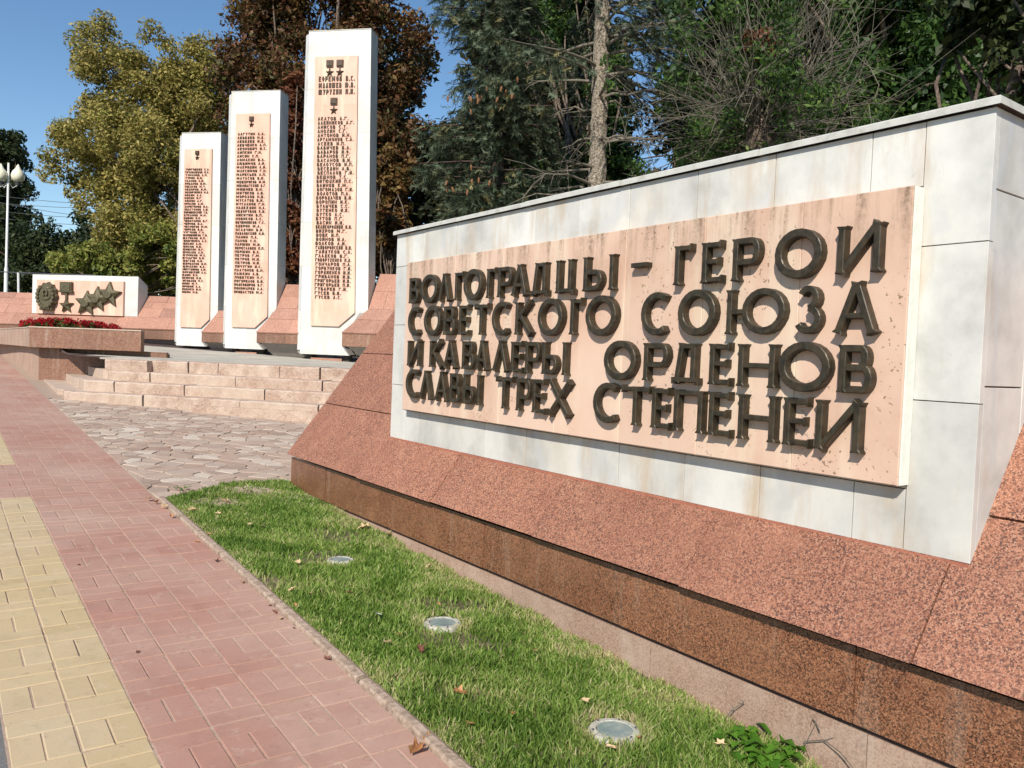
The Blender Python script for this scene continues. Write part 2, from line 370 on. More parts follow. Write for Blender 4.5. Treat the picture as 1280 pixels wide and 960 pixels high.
def vis(x, y):
    c = R.T@(np.array([x, y, G(y)])-EYE); 
    if c[2] < .2: return False
    px, py = 640+F*c[0]/c[2], 480+F*c[1]/c[2]
    return -60 < px < 1300 and py < 1010
for kind, bed, mat in (('pink', bed_pink, 'pink'), ('tan', bed_tan, 'tan')):
    L = sorted(bricks[kind], key=lambda q: (not vis(q[0], q[1]), q[1]))
    tilt = math.atan(.043)
    for (x, y, o) in L[:300]:
        ob = bpy.data.objects.new('brick', BM[(kind, o)]); COL.objects.link(ob); ob.parent = bed
        ob.location = (x+random.uniform(-.0015, .0015), y+random.uniform(-.0015, .0015), G(y)+random.uniform(-.0018, .0026))
        ob.rotation_euler = (tilt+random.uniform(-.010, .010), random.uniform(-.012, .012), random.uniform(-.010, .010))
    b = MB()
    for (x, y, o) in L[300:]:
        lx, ly = ((.205, .1025) if o else (.1025, .205)); dz = random.uniform(-.001, .002)
        b.bevbox(x-lx/2+.002, x+lx/2-.002, y-ly/2+.002, y+ly/2-.002, -.02, dz, .003, f=lambda a, c, e: (a, c, G(c)+e))
    if b.v: tag(b.build('brick_field', M[mat+'_a'], bed), kind='stuff')

verge = sheet('pavement_edge', [1.452, 1.78], list(range(13, 29, 3)), lambda x, y: G(y)-.0045, M['joint']); verge['label'] = 'pale dusty strip along the planter base'
# kerb between pavement and lawn
kerb = sheet('kerb', [1.442, 1.52], [-1.5, 0, 2, 4, 6.62], lambda x, y: G(y)-.02, M['soil']); kerb['label'] = 'worn stone kerb between pavement and lawn'
y = -1.0
while y < 6.6:
    b = MB(); L_ = min(.98, 6.66-y); n = 14; j = [random.uniform(-.0018, .0018) for _ in range(2*n+2)]
    for i in range(n):
        a0 = y+.006+(L_-.012)*i/n; a1 = y+.006+(L_-.012)*(i+1)/n
        xo0, xo1, zo0, zo1 = j[i], j[i+1], j[n+i], j[n+i+1]
        vs = [(1.450, a0, G(a0)-.02), (1.450, a1, G(a1)-.02), (1.451+xo0, a0, G(a0)+.014+zo0), (1.451+xo1, a1, G(a1)+.014+zo1),
              (1.459+xo0, a0, G(a0)+.022+zo0), (1.459+xo1, a1, G(a1)+.022+zo1), (1.490, a0, G(a0)+.024+zo0), (1.490, a1, G(a1)+.024+zo1),
              (1.508+xo0, a0, G(a0)+.014), (1.508+xo1, a1, G(a1)+.014), (1.514, a0, G(a0)-.02), (1.514, a1, G(a1)-.02)]
        fs = [(0,1,3,2), (2,3,5,4), (4,5,7,6), (6,7,9,8), (8,9,11,10)]
        if i == 0: fs.append((0,2,4,6,8,10))
        if i == n-1: fs.append((1,11,9,7,5,3))
        b.add(vs, fs, .5)
    b.build('kerb_stone', M['kerb'], kerb); y += 1.0

# ------------------------------------------------------------------ lawn
lawn = sheet('lawn', [1.50, 1.7, 1.85, 2.1, 2.4, 2.75], [-1.5, 0, 1, 2, 3, 4, 5, 6, 6.7, 7.05], lambda x, y: G(y)-.004, M['soil'])
def fnoise(x, y, s):
    return (np.sin(x*s*1.3+1.7*np.sin(y*s*.9+.4))+np.sin(y*s*1.1+2.1*np.sin(x*s*.7+1.3))+np.sin((x+y)*s*2.3))/3
LIGHTS = [(2.08, 4.59, .082), (2.105, 3.396, .095), (2.125, 2.158, .098)]
NB = 125000
gx = rng.uniform(1.500, 2.70, NB*2); gy = .9+(7.12-.9)*rng.random(NB*2)**1.12
near = gy < 3.6
keep = np.ones(len(gx), bool)
edge = 6.60+.46*np.clip((gx-1.49)/.6, 0, 1)+.05*fnoise(gx, gy, 19)
keep &= gy < edge
for (lx, ly, lr) in LIGHTS: keep &= ((gx-lx)**2+(gy-ly)**2) > (lr*(1.10+.12*fnoise(gx, gy, 60)))**2
rough_edge = 2.61+.045*fnoise(gy, gx, 9)+.02*fnoise(gy*3, gx, 17)
keep &= gx < rough_edge
dens = .93+.35*fnoise(gx, gy, 4.1)
dens -= .9*np.clip(fnoise(gx+1.3, gy*1.1, 3.3)-.22, 0, 1)*2
keep &= rng.random(len(gx)) < np.clip(dens, .12, 1)
gx, gy = gx[keep][:NB], gy[keep][:NB]; n = len(gx)
h = rng.uniform(.010, .046, n)*(1+.35*fnoise(gx, gy, 3.3))*(1-.5*np.clip((1.58-gx)/.09, 0, 1))
wd = rng.uniform(.0015, .0032, n)*(1+.10*gy)
ang = rng.uniform(0, 6.283, n); lean = rng.uniform(.1, .95, n)*h
la = rng.uniform(0, 6.283, n)
gz = .043*gy-.004
base = np.stack([gx, gy, gz], 1); side = np.stack([np.cos(ang), np.sin(ang), 0*ang], 1)*wd[:, None]
ld = np.stack([np.cos(la), np.sin(la), 0*la], 1)*lean[:, None]; up = np.array([0, 0, 1.0])
mid = base+ld*.35+up*(h*.6)[:, None]; tip = base+ld+up*h[:, None]
q1 = np.stack([base-side, base+side, mid+side*.8, mid-side*.8], 1)
q2 = np.stack([mid-side*.8, mid+side*.8, tip+side*.12, tip-side*.12], 1)
yel = .18*fnoise(gx, gy, 4.3)+.20*fnoise(gx+3, gy, 11)+.12*fnoise(gx*2, gy-4, 23)+.42*np.clip((gx-2.35)/.3, 0, 1)*(gy < 6)+.22*np.clip((1.60-gx)/.1, 0, 1)
tint = np.clip(rng.normal(.42, .23, n)+yel, 0, 1)
for (lx, ly, lr) in LIGHTS:
    d = np.hypot(gx-lx, gy-ly); tint = np.where(d < lr+.06, np.clip(tint+.35, 0, 1), tint)
gr = npmesh('grass', np.concatenate([q1, q2]), 4, np.concatenate([tint, tint]), M['grass']); tag(gr, 'short green lawn grass growing between kerb and granite plinth', 'grass', kind='stuff')

# recessed ground lights
for k, (lx, ly, lr) in enumerate(LIGHTS):
    g = empty('ground_light', (lx, ly, G(ly)))
    tag(g, ['round recessed ground light in the lawn, the farthest of three', 'round recessed ground light in the lawn, the middle one of three',
            'round recessed ground light in the lawn nearest the camera'][k], 'ground light', 'recessed lights set in the lawn')
    b = MB(); b.lathe([(lr*.70, .008), (lr*.74, .016), (lr*.96, .014), (lr*1.04, .004), (lr*1.06, -.02)], (lx, ly, G(ly)), 28, .5); b.build('rim', M['concrete'], g)
    b = MB(); b.lathe([(.0001, .014), (lr*.4, .014), (lr*.715, .0125), (lr*.74, .004)], (lx+.006, ly, G(ly)), 28, .5); b.build('lens', M['glass'], g)
    for q in range(6):
        a = 1.047*q+.3*k; b = MB(); b.lathe([(.0001, .020), (.004, .0195), (.005, .013)], (lx+lr*.86*math.cos(a), ly+lr*.86*math.sin(a), G(ly)), 6, .5); b.build('bolt', M['cable'], g)

# ------------------------------------------------------------------ flagstone paving (voronoi cells)
flag = sheet('flagstone_paving', [1.45, 3, 5, 7.5, 10], [6.0, 8, 10, 12, 14, 16], lambda x, y: G(y)-.006, M['flagmortar']); flag['label'] = 'irregular stone paving below the steps'
def clip_poly(poly, a, b, c):   # keep a*x+b*y<=c
    out = []
    for i in range(len(poly)):
        p, q = poly[i], poly[(i+1) % len(poly)]; dp, dq = a*p[0]+b*p[1]-c, a*q[0]+b*q[1]-c
        if dp <= 0: out.append(p)
        if dp*dq < 0:
            s_ = dp/(dp-dq); out.append((p[0]+(q[0]-p[0])*s_, p[1]+(q[1]-p[1])*s_))
    return out
seeds = []
tries = 0
while len(seeds) < 900 and tries < 40000:
    tries += 1
    x, y = random.uniform(1.4, 7.2), random.uniform(6.6, 14.2)
    vv = V[0]*x+V[1]*y
    if vv > 11.0: continue
    rmin = random.choice([.11, .14, .18, .23])
    if all((x-a)**2+(y-b)**2 > rmin**2 for a, b, _ in seeds): seeds.append((x, y, rmin))
SD = np.array([(a, b) for a, b, _ in seeds]); cells = []
for i, (x, y, _) in enumerate(seeds):
    poly = [(x-.5, y-.5), (x+.5, y-.5), (x+.5, y+.5), (x-.5, y+.5)]
    d = np.hypot(SD[:, 0]-x, SD[:, 1]-y)
    for j in np.argsort(d)[1:16]:
        if d[j] > 1: break
        ax, ay = SD[j, 0]-x, SD[j, 1]-y; L_ = d[j]
        poly = clip_poly(poly, ax/L_, ay/L_, (ax*(x+SD[j, 0])/2+ay*(y+SD[j, 1])/2)/L_-.007)
        if len(poly) < 3: break
    poly = clip_poly(poly, -1, 0, -1.462) if len(poly) > 2 else poly
    poly = clip_poly(poly, V[0], V[1], 10.78) if len(poly) > 2 else poly
    if len(poly) < 3: continue
    area = abs(sum(poly[k][0]*poly[(k+1) % len(poly)][1]-poly[(k+1) % len(poly)][0]*poly[k][1] for k in range(len(poly))))/2
    c = R.T@(np.array([x, y, G(y)])-EYE); px = 640+F*c[0]/c[2]; py = 480+F*c[1]/c[2]
    hid = (px > 430) or px < 40
    cells.append((hid, -area/(c[2]**3), poly, x, y))
cells.sort(key=lambda q: (q[0], q[1]))
rest = MB()
for k, (hid, _, poly, x, y) in enumerate(cells):
    hz = random.uniform(-.004, .003); tx, ty = random.uniform(-.008, .008), random.uniform(-.008, .008)
    cx = sum(p[0] for p in poly)/len(poly); cy = sum(p[1] for p in poly)/len(poly)
    top = [(p[0]*.97+cx*.03, p[1]*.97+cy*.03, G(p[1])+.004+hz+(p[0]-cx)*tx+(p[1]-cy)*ty) for p in poly]
    low = [(p[0], p[1], t_[2]-.005) for p, t_ in zip(poly, top)]; bot = [(p[0], p[1], G(p[1])-.02) for p in poly]
    n = len(poly); vs = top+low+bot; fs = [tuple(range(n))]+[(i, n+i, n+(i+1) % n, (i+1) % n) for i in range(n)]+[(n+i, 2*n+i, 2*n+(i+1) % n, n+(i+1) % n) for i in range(n)]
    if k < 300 and not hid:
        b = MB(); b.add(vs, fs, .5); b.build('flagstone', M['flag'], flag, origin=(cx, cy, G(cy)))
    else: rest.add(vs, fs)
M['flag_a'] = paver('flagstone_far', FLAG, True)
if rest.v: tag(rest.build('flagstone_field', M['flag_a'], flag), kind='stuff')

# ------------------------------------------------------------------ steps
TOPS = [.735, .905, 1.06, 1.25]; VF = [10.77, 11.10, 11.43, 11.76]
stairs = empty('stone_steps', W(-7, 10.8, .6)); tag(stairs, 'four worn pink granite steps rising to the memorial plaza', 'steps')
LEFT = [None, (-9.05, -11.2), (-8.85, -9.3), (-9.1, -11.3)]
def blockmesh(u0, u1, v0, v1, z0, z1, name, sk=(0, 0)):
    """stone block with worn (multi-segment, jittered) front arris"""
    b = MB(); n = max(3, int((u1-u0)/.09)); rows = []
    for i in range(n+1):
        s_ = i/n; uu = u0+(u1-u0)*s_; j = random.uniform(-.020, .008); jz = random.uniform(-.016, .005)
        vb = v0+random.uniform(-.006, .006)
        rows.append([(uu, vb+.008, z0), (uu, v0+j, z1-.022+jz), (uu, v0+.014+j*.5, z1-.004+jz*.5), (uu+sk[0]*(1-s_), v1, z1)])
    vs = [W(*p) for r in rows for p in r]; fs = []
    for i in range(n):
        for k in range(3): fs.append((i*4+k, (i+1)*4+k, (i+1)*4+k+1, i*4+k+1))
    vs += [W(u0+sk[0], v1, z0), W(u1, v1, z0)]
    fs += [(0, 1, 2, 3, len(vs)-2), tuple([n*4+3, n*4+2, n*4+1, n*4, len(vs)-1])]
    b.add(vs, fs, .5)
    c = W((u0+u1)/2, v0, z1); return b.build(name, M['step'], stairs, origin=c)
def course(k, u0, u1, cuts, depth=.62, z0=None, skew=0):
    us = [u0]+[c for c in cuts if u0 < c < u1]+[u1]
    for i in range(len(us)-1):
        dv = random.uniform(-.02, .02); g = .009
        blockmesh(us[i]+g, us[i+1]-g, VF[k]+dv, VF[k]+depth, (z0 if z0 is not None else TOPS[k]-.20), TOPS[k]+random.uniform(-.006, .004), 'step_block', (skew if i == 0 else 0, 0))
course(0, -9.12, -2.2, [-7.75, -6.14, -4.9, -3.6], z0=.50, skew=-.55)
course(1, -9.06, -2.2, [-8.50, -7.28, -5.94, -4.7, -3.5], skew=-.6)
course(2, -8.86, -2.2, [-8.1, -6.6, -5.15, -4.2, -3.1], skew=-.5)
course(3, -8.95, -2.2, [-8.38, -7.65, -7.12, -6.03, -5.35, -4.2, -3.0], depth=.5)
# low footing course showing on the right, and the broad left landing of the first step
b = MB(); b.box(-6.9, -2.2, 10.66, 10.80, .45, .632, W); b.build('footing', M['step'], stairs)
b = MB()
pl = [(-9.68, 11.30), (-8.9, 11.30), (-8.9, 13.2), (-11.62, 13.2)]
b.hexa([W(a, c, .5) for a, c in pl], [W(-9.68, 11.30, .728), W(-8.9, 11.30, .728), W(-8.9, 13.2, .745), W(-11.62, 13.2, .765)]); b.build('landing_slab', M['step'], stairs)
b = MB(); pl = [(-9.66, 11.72), (-8.86, 11.72), (-8.86, 13.1), (-11.05, 13.1)]
b.hexa([W(a, c, .70) for a, c in pl], [W(a, c, .893) for a, c in pl]); b.build('landing_slab', M['step'], stairs)
b = MB(); pl = [(-9.35, 11.93), (-8.86, 11.93), (-8.86, 13.0), (-10.5, 13.0)]
b.hexa([W(a, c, .85) for a, c in pl], [W(a, c, 1.052) for a, c in pl]); b.build('landing_slab', M['step'], stairs)
blockmesh(-9.08, -8.30, 11.62, 12.1, 1.045, 1.243, 'step_block')

# plaza floor: grey slabs
def FZ(u, v):
    s_ = max(0, (v-11.77)/5.71); return 1.243+s_*(.083+(-7.96-u)*.032)
pf = MB()
us = [-22, -18, -14, -11, -9.3, -7, -5, -3, 0, 3]; vs_ = [12.2, 14, 15.5, 17, 18.5, 21]
def clampx(p):       # the plaza stops at the street side
    x, y, z = p
    if x < 1.95: k_ = (1.95-x)/U[0]; x, y = x+U[0]*k_, y+U[1]*k_
    return (x, y, z)
pts = [clampx(W(a, c, FZ(a, c)-.006)) for a in us for c in vs_]
n = len(vs_)
pf.add(pts, [(i*n+j, (i+1)*n+j, (i+1)*n+j+1, i*n+j+1) for i in range(len(us)-1) for j in range(n-1)], .5)
pfo = pf.build('plaza_floor', M['mortar']); tag(pfo, kind='structure'); pfo['label'] = 'grey paved plaza in front of the steles'
a = -12.6
FLO = MB()
while a < 0:
    c = 12.15
    while c < 17.0:
        b = MB(); 
        b.hexa([W(a+.005, c+.005, FZ(a, c)-.03), W(a+.745, c+.005, FZ(a+.75, c)-.03), W(a+.745, c+.595, FZ(a+.75, c+.6)-.03), W(a+.005, c+.595, FZ(a, c+.6)-.03)],
               [W(a+.005, c+.005, FZ(a, c)), W(a+.745, c+.005, FZ(a+.75, c)), W(a+.745, c+.595, FZ(a+.75, c+.6)), W(a+.005, c+.595, FZ(a, c+.6))])
        x_, y_, _z = W(a, c, 0)
        if x_ > 2.0 and W(a+.75, c, 0)[0] > 2 and W(a, c+.6, 0)[0] > 2: b.build('floor_slab', M['plazafloor'], pfo)
        c += .6
    a += .75

# ------------------------------------------------------------------ near plinth
XB = 2.60; YE = 6.85; Y0 = -1.6; SL = 1.32
def SZ(x): return .60+SL*(x-2.57)
plinth = empty('granite_plinth', (2.9, 3, .3)); tag(plinth, 'long sloping red granite plinth under the inscribed marble wall', 'plinth')
b = MB(); prof = [(2.68, -.3), (2.68, .56), (3.62, 1.80), (3.62, -.3)]
b.hexa([(p[0], Y0, p[1]) for p in prof], [(p[0], YE-.02, p[1]) for p in prof]); b.build('core', M['mortar'], plinth)
# sloping slabs, two rows
nl = math.hypot(1, SL); nx, nz = -SL/nl, 1/nl
def slab(x0, x1, y0, y1, name='slope_slab', th=.035, off=0, mat='slope'):
    b = MB(); g = .0025
    P0 = (x0, SZ(x0)); P1 = (x1, SZ(x1)); o = off
    lowp = (P0[0]+nx*(o-th), P0[1]+nz*(o-th)) if x0 > 2.6 else (P0[0]+nx*o+th*nl/SL-.003, P0[1]+nz*o-.004)
    prof = [(P0[0]+nx*o, P0[1]+nz*o), (P1[0]+nx*o, P1[1]+nz*o), (P1[0]+nx*(o-th), P1[1]+nz*(o-th)), lowp]
    b.hexa([(p[0], y0+g, p[1]) for p in prof], [(p[0], y1-g, p[1]) for p in prof]); return b.build(name, M[mat], plinth, origin=((x0+x1)/2, (y0+y1)/2, P0[1]))
SY = [YE, 5.41, 4.33, 3.27, 2.25, 1.265, .25, -.8, -1.6]
for i in range(len(SY)-1):
    o = [0, .003, 0, .002, .004, .001, .005, .002][i]
    slab(2.553+[.004,0,.003,.001,-.002,.0,.006,0][i], 2.897, SY[i+1], SY[i], off=o)
    slab(2.902, 3.25, SY[i+1], SY[i], off=[.001,0,.003,.0,.002,.003,.0,.001][i])
    slab(3.255, 3.62, SY[i+1], SY[i], off=.001)
BY = [YE-.01, 6.08, 4.93, 3.78, 2.63, 1.479, .33, -.82, -1.6]
for i in range(len(BY)-1):
    b = MB(); o = [0, .004, .001, .003, 0, .002, .004, 0][i]
    b.box(XB+o, 2.675, BY[i+1]+.002, BY[i]-.002, .285, .554); b.build('band_slab', M['band'], plinth, origin=(XB, BY[i], .4))  # top kept low: added gap shows dark core as the slab's shadow strip
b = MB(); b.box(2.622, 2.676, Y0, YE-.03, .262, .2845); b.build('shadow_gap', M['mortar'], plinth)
CY = [YE-.04, 5.6, 4.55, 3.5, 2.45, 1.43, .42, -.6, -1.6]
for i in range(len(CY)-1):
    b = MB(); o = random.uniform(0, .006)
    b.box(2.612+o, 2.674, CY[i+1]+.002, CY[i]-.002, -.2, .262); b.build('base_slab', M['base'], plinth, origin=(XB, CY[i], .1))

# ------------------------------------------------------------------ marble wall
XW = 2.78; WY0 = 1.203; WY1 = 5.33; ZT = 2.385
wall = empty('inscription_wall', (XW, 3.2, .88)); tag(wall, 'low white marble wall with bronze lettering on a peach stone plaque', 'monument wall')
b = MB(); b.box(XW+.03, 3.44, WY0+.03, WY1-.01, .80, ZT-.005); b.build('core', M['redmortar'], wall)
b = MB(); b.box(XW-.005, XW+.05, WY0+.004, WY1, .872, .8835); b.build('joint_filler', M['redmortar'], wall)
def tile(y0, y1, z0, z1, o=None, th=.032):
    o = random.uniform(0, .003) if o is None else o; g = .0017
    b = MB(); b.bevbox(0, 1, 0, 1, 0, 1, 0)if False else None
    b = MB(); f = lambda s_, t_, d: (XW+o-d, s_, t_)
    b.bevbox(y0+g, y1-g, z0+g, z1-g, -th, 0, .001, f=f); return b.build('marble_tile', M['marble'], wall, origin=(XW, (y0+y1)/2, (z0+z1)/2))
JY = [1.43, 1.625, 2.04, 2.45, 2.88, 3.265, 3.65, 4.076, 4.493, 4.909, 5.14]
for i in range(len(JY)-1):
    tile(JY[i], JY[i+1], 2.16, ZT); tile(JY[i], JY[i+1], .884, 1.10)
for z0, z1 in ((.884, 1.415), (1.415, 1.95), (1.95, ZT)): tile(WY0, 1.43, z0, z1)
for z0, z1 in ((.884, 1.28), (1.28, 1.72), (1.72, 2.15), (2.15, ZT)): tile(5.14, WY1, z0, z1)
for i in range(1, len(JY)-1):
    tile(JY[i-1] if i == 1 else JY[i], JY[i+1] if i > 1 else JY[2], 1.10, 2.16, .002) if i == 1 else tile(JY[i], JY[i+1], 1.10, 2.16, .002)
# right end face tiles (facing -Y)
for x0, x1, z0, z1 in ((XW+.034, 3.10, .86, 1.47), (XW+.034, 3.10, 1.475, 2.12), (XW+.034, 3.10, 2.125, ZT), (3.105, 3.44, 1.1, 1.9), (3.105, 3.44, 1.905, ZT)):
    b = MB(); b.bevbox(x0, x1, z0, z1, -.03, 0, .0015, f=lambda s_, t_, d: (s_, WY0+.002-d, t_)); b.build('marble_tile', M['marble'], wall, origin=(x0, WY0, z0))
# coping slabs
yy = WY0-.022; cl = [0.0, .93, 1.75, 2.55, 3.3, 4.17]
for i in range(5):
    b = MB(); f = lambda s_, t_, d: (s_, t_, d)
    b.bevbox(XW-.022+random.uniform(-.002, .002), 3.47, yy+cl[i]+.0015, yy+cl[i+1]-.0015, ZT+.001, ZT+.029+random.uniform(-.001, .001), .005); b.build('coping_slab', M['cap'], wall, origin=(XW, yy+cl[i], ZT))
# plaque
XP = 2.722
plaque = empty('plaque', (XP, 3.2, 1.1)); relpar(plaque, wall)
def slabp(y0, y1):
    b = MB(); f = lambda s_, t_, d: (XP-d, s_, t_); b.bevbox(y0+.0006, y1-.0006, 1.113, 2.155, -(XW-XP)-.001, random.uniform(0, .0006), .003, f=f)
    o = b.build('stone_slab', M['plaque'], None, origin=(XP, (y0+y1)/2, 1.6)); relpar(o, plaque); return o

for a, c in ((1.43, 1.86), (1.86, 2.34), (2.34, 2.83), (2.83, 3.33), (3.33, 3.86), (3.86, 4.4), (4.4, 5.05)): slabp(a, c)

b = MB(); b.box(XP+.004, XW-.001, 1.422, 1.4295, 1.116, 2.152); relpar(b.build('edge_strip', M['paper'], None), plaque)
# ---- glyph strokes: L line, P polyline, A arc, O ring (unit box, centre lines)
def half(x0, xr, y0, y1, n=9):   # bowl bulging right
    ry = (y1-y0)/2; cy = (y0+y1)/2; xs = max(x0, xr-ry*.8)
    return [(x0, y1)]+[(xs+(xr-xs)*math.sin(math.pi*i/n), cy+ry*math.cos(math.pi*i/n)) for i in range(n+1)]+[(x0, y0)]
def arc(cx, cy, rx, ry, a0, a1, n=14):
    return [(cx+rx*math.cos(math.radians(a0+(a1-a0)*i/n)), cy+ry*math.sin(math.radians(a0+(a1-a0)*i/n))) for i in range(n+1)]
S = lambda *p: ('S', list(zip(p[::2], p[1::2])))
O_ = ('O', arc(.5, .5, .5, .5, 0, 360-360/22, 21))
GL = {
'А': [S(0,0,.5,1), S(.5,1,1,0), ('B', [(.2,.33), (.8,.33)])], 'Б': [S(0,0,0,1), ('B', [(0,1), (.85,1)]), ('C', half(0,1,0,.55))],
'В': [S(0,0,0,1), ('C', half(0,.85,.53,1)), ('C', half(0,1,0,.53))], 'Г': [S(0,0,0,1), ('E', [(0,1), (1,1)])],
'Д': [('B', [(.0,0), (1,0)]), S(.14,0,.34,1), S(.84,0,.84,1), ('B', [(.34,1), (.84,1)]), ('B', [(0,.02), (0,-.14)]), ('B', [(1,.02), (1,-.14)])],
'Е': [S(0,0,0,1), ('E', [(0,1), (.9,1)]), ('E', [(0,.52), (.75,.52)]), ('E', [(0,0), (1,0)])],
'Ж': [S(.5,0,.5,1), S(0,0,.5,.5), S(.5,.5,1,1), S(0,1,.5,.5), S(.5,.5,1,0)],
'З': [('C', arc(.42,.77,.42,.23,155,-90,11)), ('C', arc(.42,.27,.55,.27,90,-155,13))], 'И': [S(0,0,0,1), S(1,0,1,1), S(0,0,1,1)],
'Й': [S(0,0,0,1), S(1,0,1,1), S(0,0,1,1), ('B', [(.3,1.22), (.7,1.22)])], 'К': [S(0,0,0,1), S(0,.45,.85,1), S(.25,.58,1,0)],
'Л': [S(0,0,.5,1), S(.5,1,1,0)], 'М': [S(0,0,0,1), S(0,1,.5,.2), S(.5,.2,1,1), S(1,1,1,0)], 'Н': [S(0,0,0,1), S(1,0,1,1), ('B', [(0,.5), (1,.5)])],
'О': [O_], 'П': [S(0,0,0,1), S(1,0,1,1), ('B', [(0,1), (1,1)])], 'Р': [S(0,0,0,1), ('C', half(0,1,.42,1))], 'С': [('C', arc(.56,.5,.56,.5,52,308,16))],
'Т': [S(.5,0,.5,1), ('E2', [(0,1), (1,1)])], 'У': [S(0,1,.55,.4), S(1,1,.35,0)], 'Ф': [S(.5,0,.5,1), ('O', arc(.5,.55,.5,.3,0,340,17))],
'Х': [S(0,0,1,1), S(0,1,1,0)], 'Ц': [S(0,0,0,1), S(.82,0,.82,1), ('B', [(0,0), (1,0)]), ('B', [(1,.02), (1,-.16)])],
'Ч': [S(1,0,1,1), ('B', [(0,.5), (1,.5)]), S(0,1,0,.5)], 'Ш': [S(0,0,0,1), S(.5,0,.5,1), S(1,0,1,1), ('B', [(0,0), (1,0)])],
'Щ': [S(0,0,0,1), S(.45,0,.45,1), S(.9,0,.9,1), ('B', [(0,0), (1,0)]), ('B', [(1,.02), (1,-.15)])],
'Ы': [S(0,0,0,1), ('C', half(0,.58,0,.55)), S(1,0,1,1)], 'Ь': [S(0,0,0,1), ('C', half(0,1,0,.55))], 'Э': [('C', arc(.44,.5,.56,.5,128,-128,14)), ('B', [(.3,.5), (1,.5)])],
'Ю': [S(0,0,0,1), ('B', [(0,.5), (.36,.5)]), ('O', arc(.67,.5,.36,.5,0,342,19))], 'Я': [S(1,0,1,1), ('C', [(1-a, b_) for a, b_ in half(0,1,.42,1)]), S(.6,.45,0,0)],
'-': [('B', [(0,.5), (1,.5)])], '.': [('B', [(.1,0), (.5,0)])]}
def sweep(mb, pts, hw, d0, d1, bev, f, closed=False, flare=(0, 0)):
    """raised stroke: pts centre line, hw half width, from depth d0 to d1 with a chamfered top"""
    pts = [np.array(p, float) for p in pts]; ws = [hw]*len(pts)
    if not closed and (flare[0] or flare[1]):
        L_ = np.linalg.norm(pts[-1]-pts[0]); d = (pts[-1]-pts[0])/L_; q = min(.22*L_, hw*1.1)
        if flare[0]: pts = [pts[0], pts[0]+d*q*.35, pts[0]+d*q]+pts[1:]; ws = [hw*flare[0], hw*flare[0]*.93, hw]+ws[1:]
        if flare[1]: pts = pts[:-1]+[pts[-1]-d*q, pts[-1]-d*q*.35, pts[-1]]; ws = ws[:-1]+[hw, hw*flare[1]*.93, hw*flare[1]]
    m = len(pts); vs = []
    for i in range(m):
        if closed: a, c = pts[i-1], pts[(i+1) % m]
        else: a, c = pts[max(i-1, 0)], pts[min(i+1, m-1)]
        t_ = (c-a)/max(1e-9, np.linalg.norm(c-a)); nn = np.array([-t_[1], t_[0]])
        e = 0 if closed else (bev if i == 0 else (-bev if i == m-1 else 0))
        for s_, dd, sh in ((1, d0, 0), (1, d1-bev*.8, 0), (1, d1, 1), (-1, d1, 1), (-1, d1-bev*.8, 0), (-1, d0, 0)):
            q = pts[i]+nn*s_*(ws[i]-sh*bev)+(t_*e if sh else 0); vs.append(f(q[0], q[1], dd))
    fs = []
    for i in range(m if closed else m-1):
        j = (i+1) % m
        for k in range(5): fs.append((i*6+k, i*6+k+1, j*6+k+1, j*6+k))
    if not closed: fs += [tuple(range(6)), tuple((m-1)*6+k for k in range(6))]
    mb.add(vs, fs, .5)
def glyph(mb, ch, s0, s1, t0, t1, th, d0, d1, bev, f, fl=1.0):
    w_, h_ = s1-s0, t1-t0
    for i, (typ, pts) in enumerate(GL[ch]):
        mp = [(s0+th/2+x*(w_-th), t0+th/2+y*(h_-th)) for x, y in pts]
        D = d1-i*.0007*(1 if fl != 1 else .6)
        hw = th/2
        if typ == 'O': sweep(mb, mp, hw*1.08, d0, D, bev, f, True)
        elif typ == 'C': sweep(mb, mp, hw*1.0, d0, D, bev, f)
        elif typ == 'S':
            ends = []
            for (x, y) in (pts[0], pts[-1]): ends.append(fl if (y in (0, 1)) and fl > 1 else 0)
            mp2 = [list(mp[0]), list(mp[-1])]
            for k, (x, y) in enumerate((pts[0], pts[-1])):
                if y == 0: mp2[k][1] = t0
                if y == 1: mp2[k][1] = t1
            sweep(mb, mp2, hw, d0, D, bev, f, flare=tuple(ends))
        elif typ in ('E', 'E2'):
            sweep(mb, [mp[0], (mp[1][0]+th*.5, mp[1][1])] if typ == 'E' else [(mp[0][0]-th*.5, mp[0][1]), (mp[1][0]+th*.5, mp[1][1])], hw*.80, d0, D, bev*.8, f, flare=(1.8 if typ == 'E2' and fl > 1 else 0, 1.8 if fl > 1 else 0))
        else:
            mp3 = [np.array(mp[0]), np.array(mp[1])]
            if abs(pts[0][1]-pts[1][1]) < .01:
                e = th*.35 if (pts[0][0] == 0 and ch in '-Д') or ch == '.' else 0
                mp3[0][0] -= e; mp3[1][0] += e
            sweep(mb, mp3, hw*(.8 if ch != '.' else 1), d0, D, bev*.8, f)
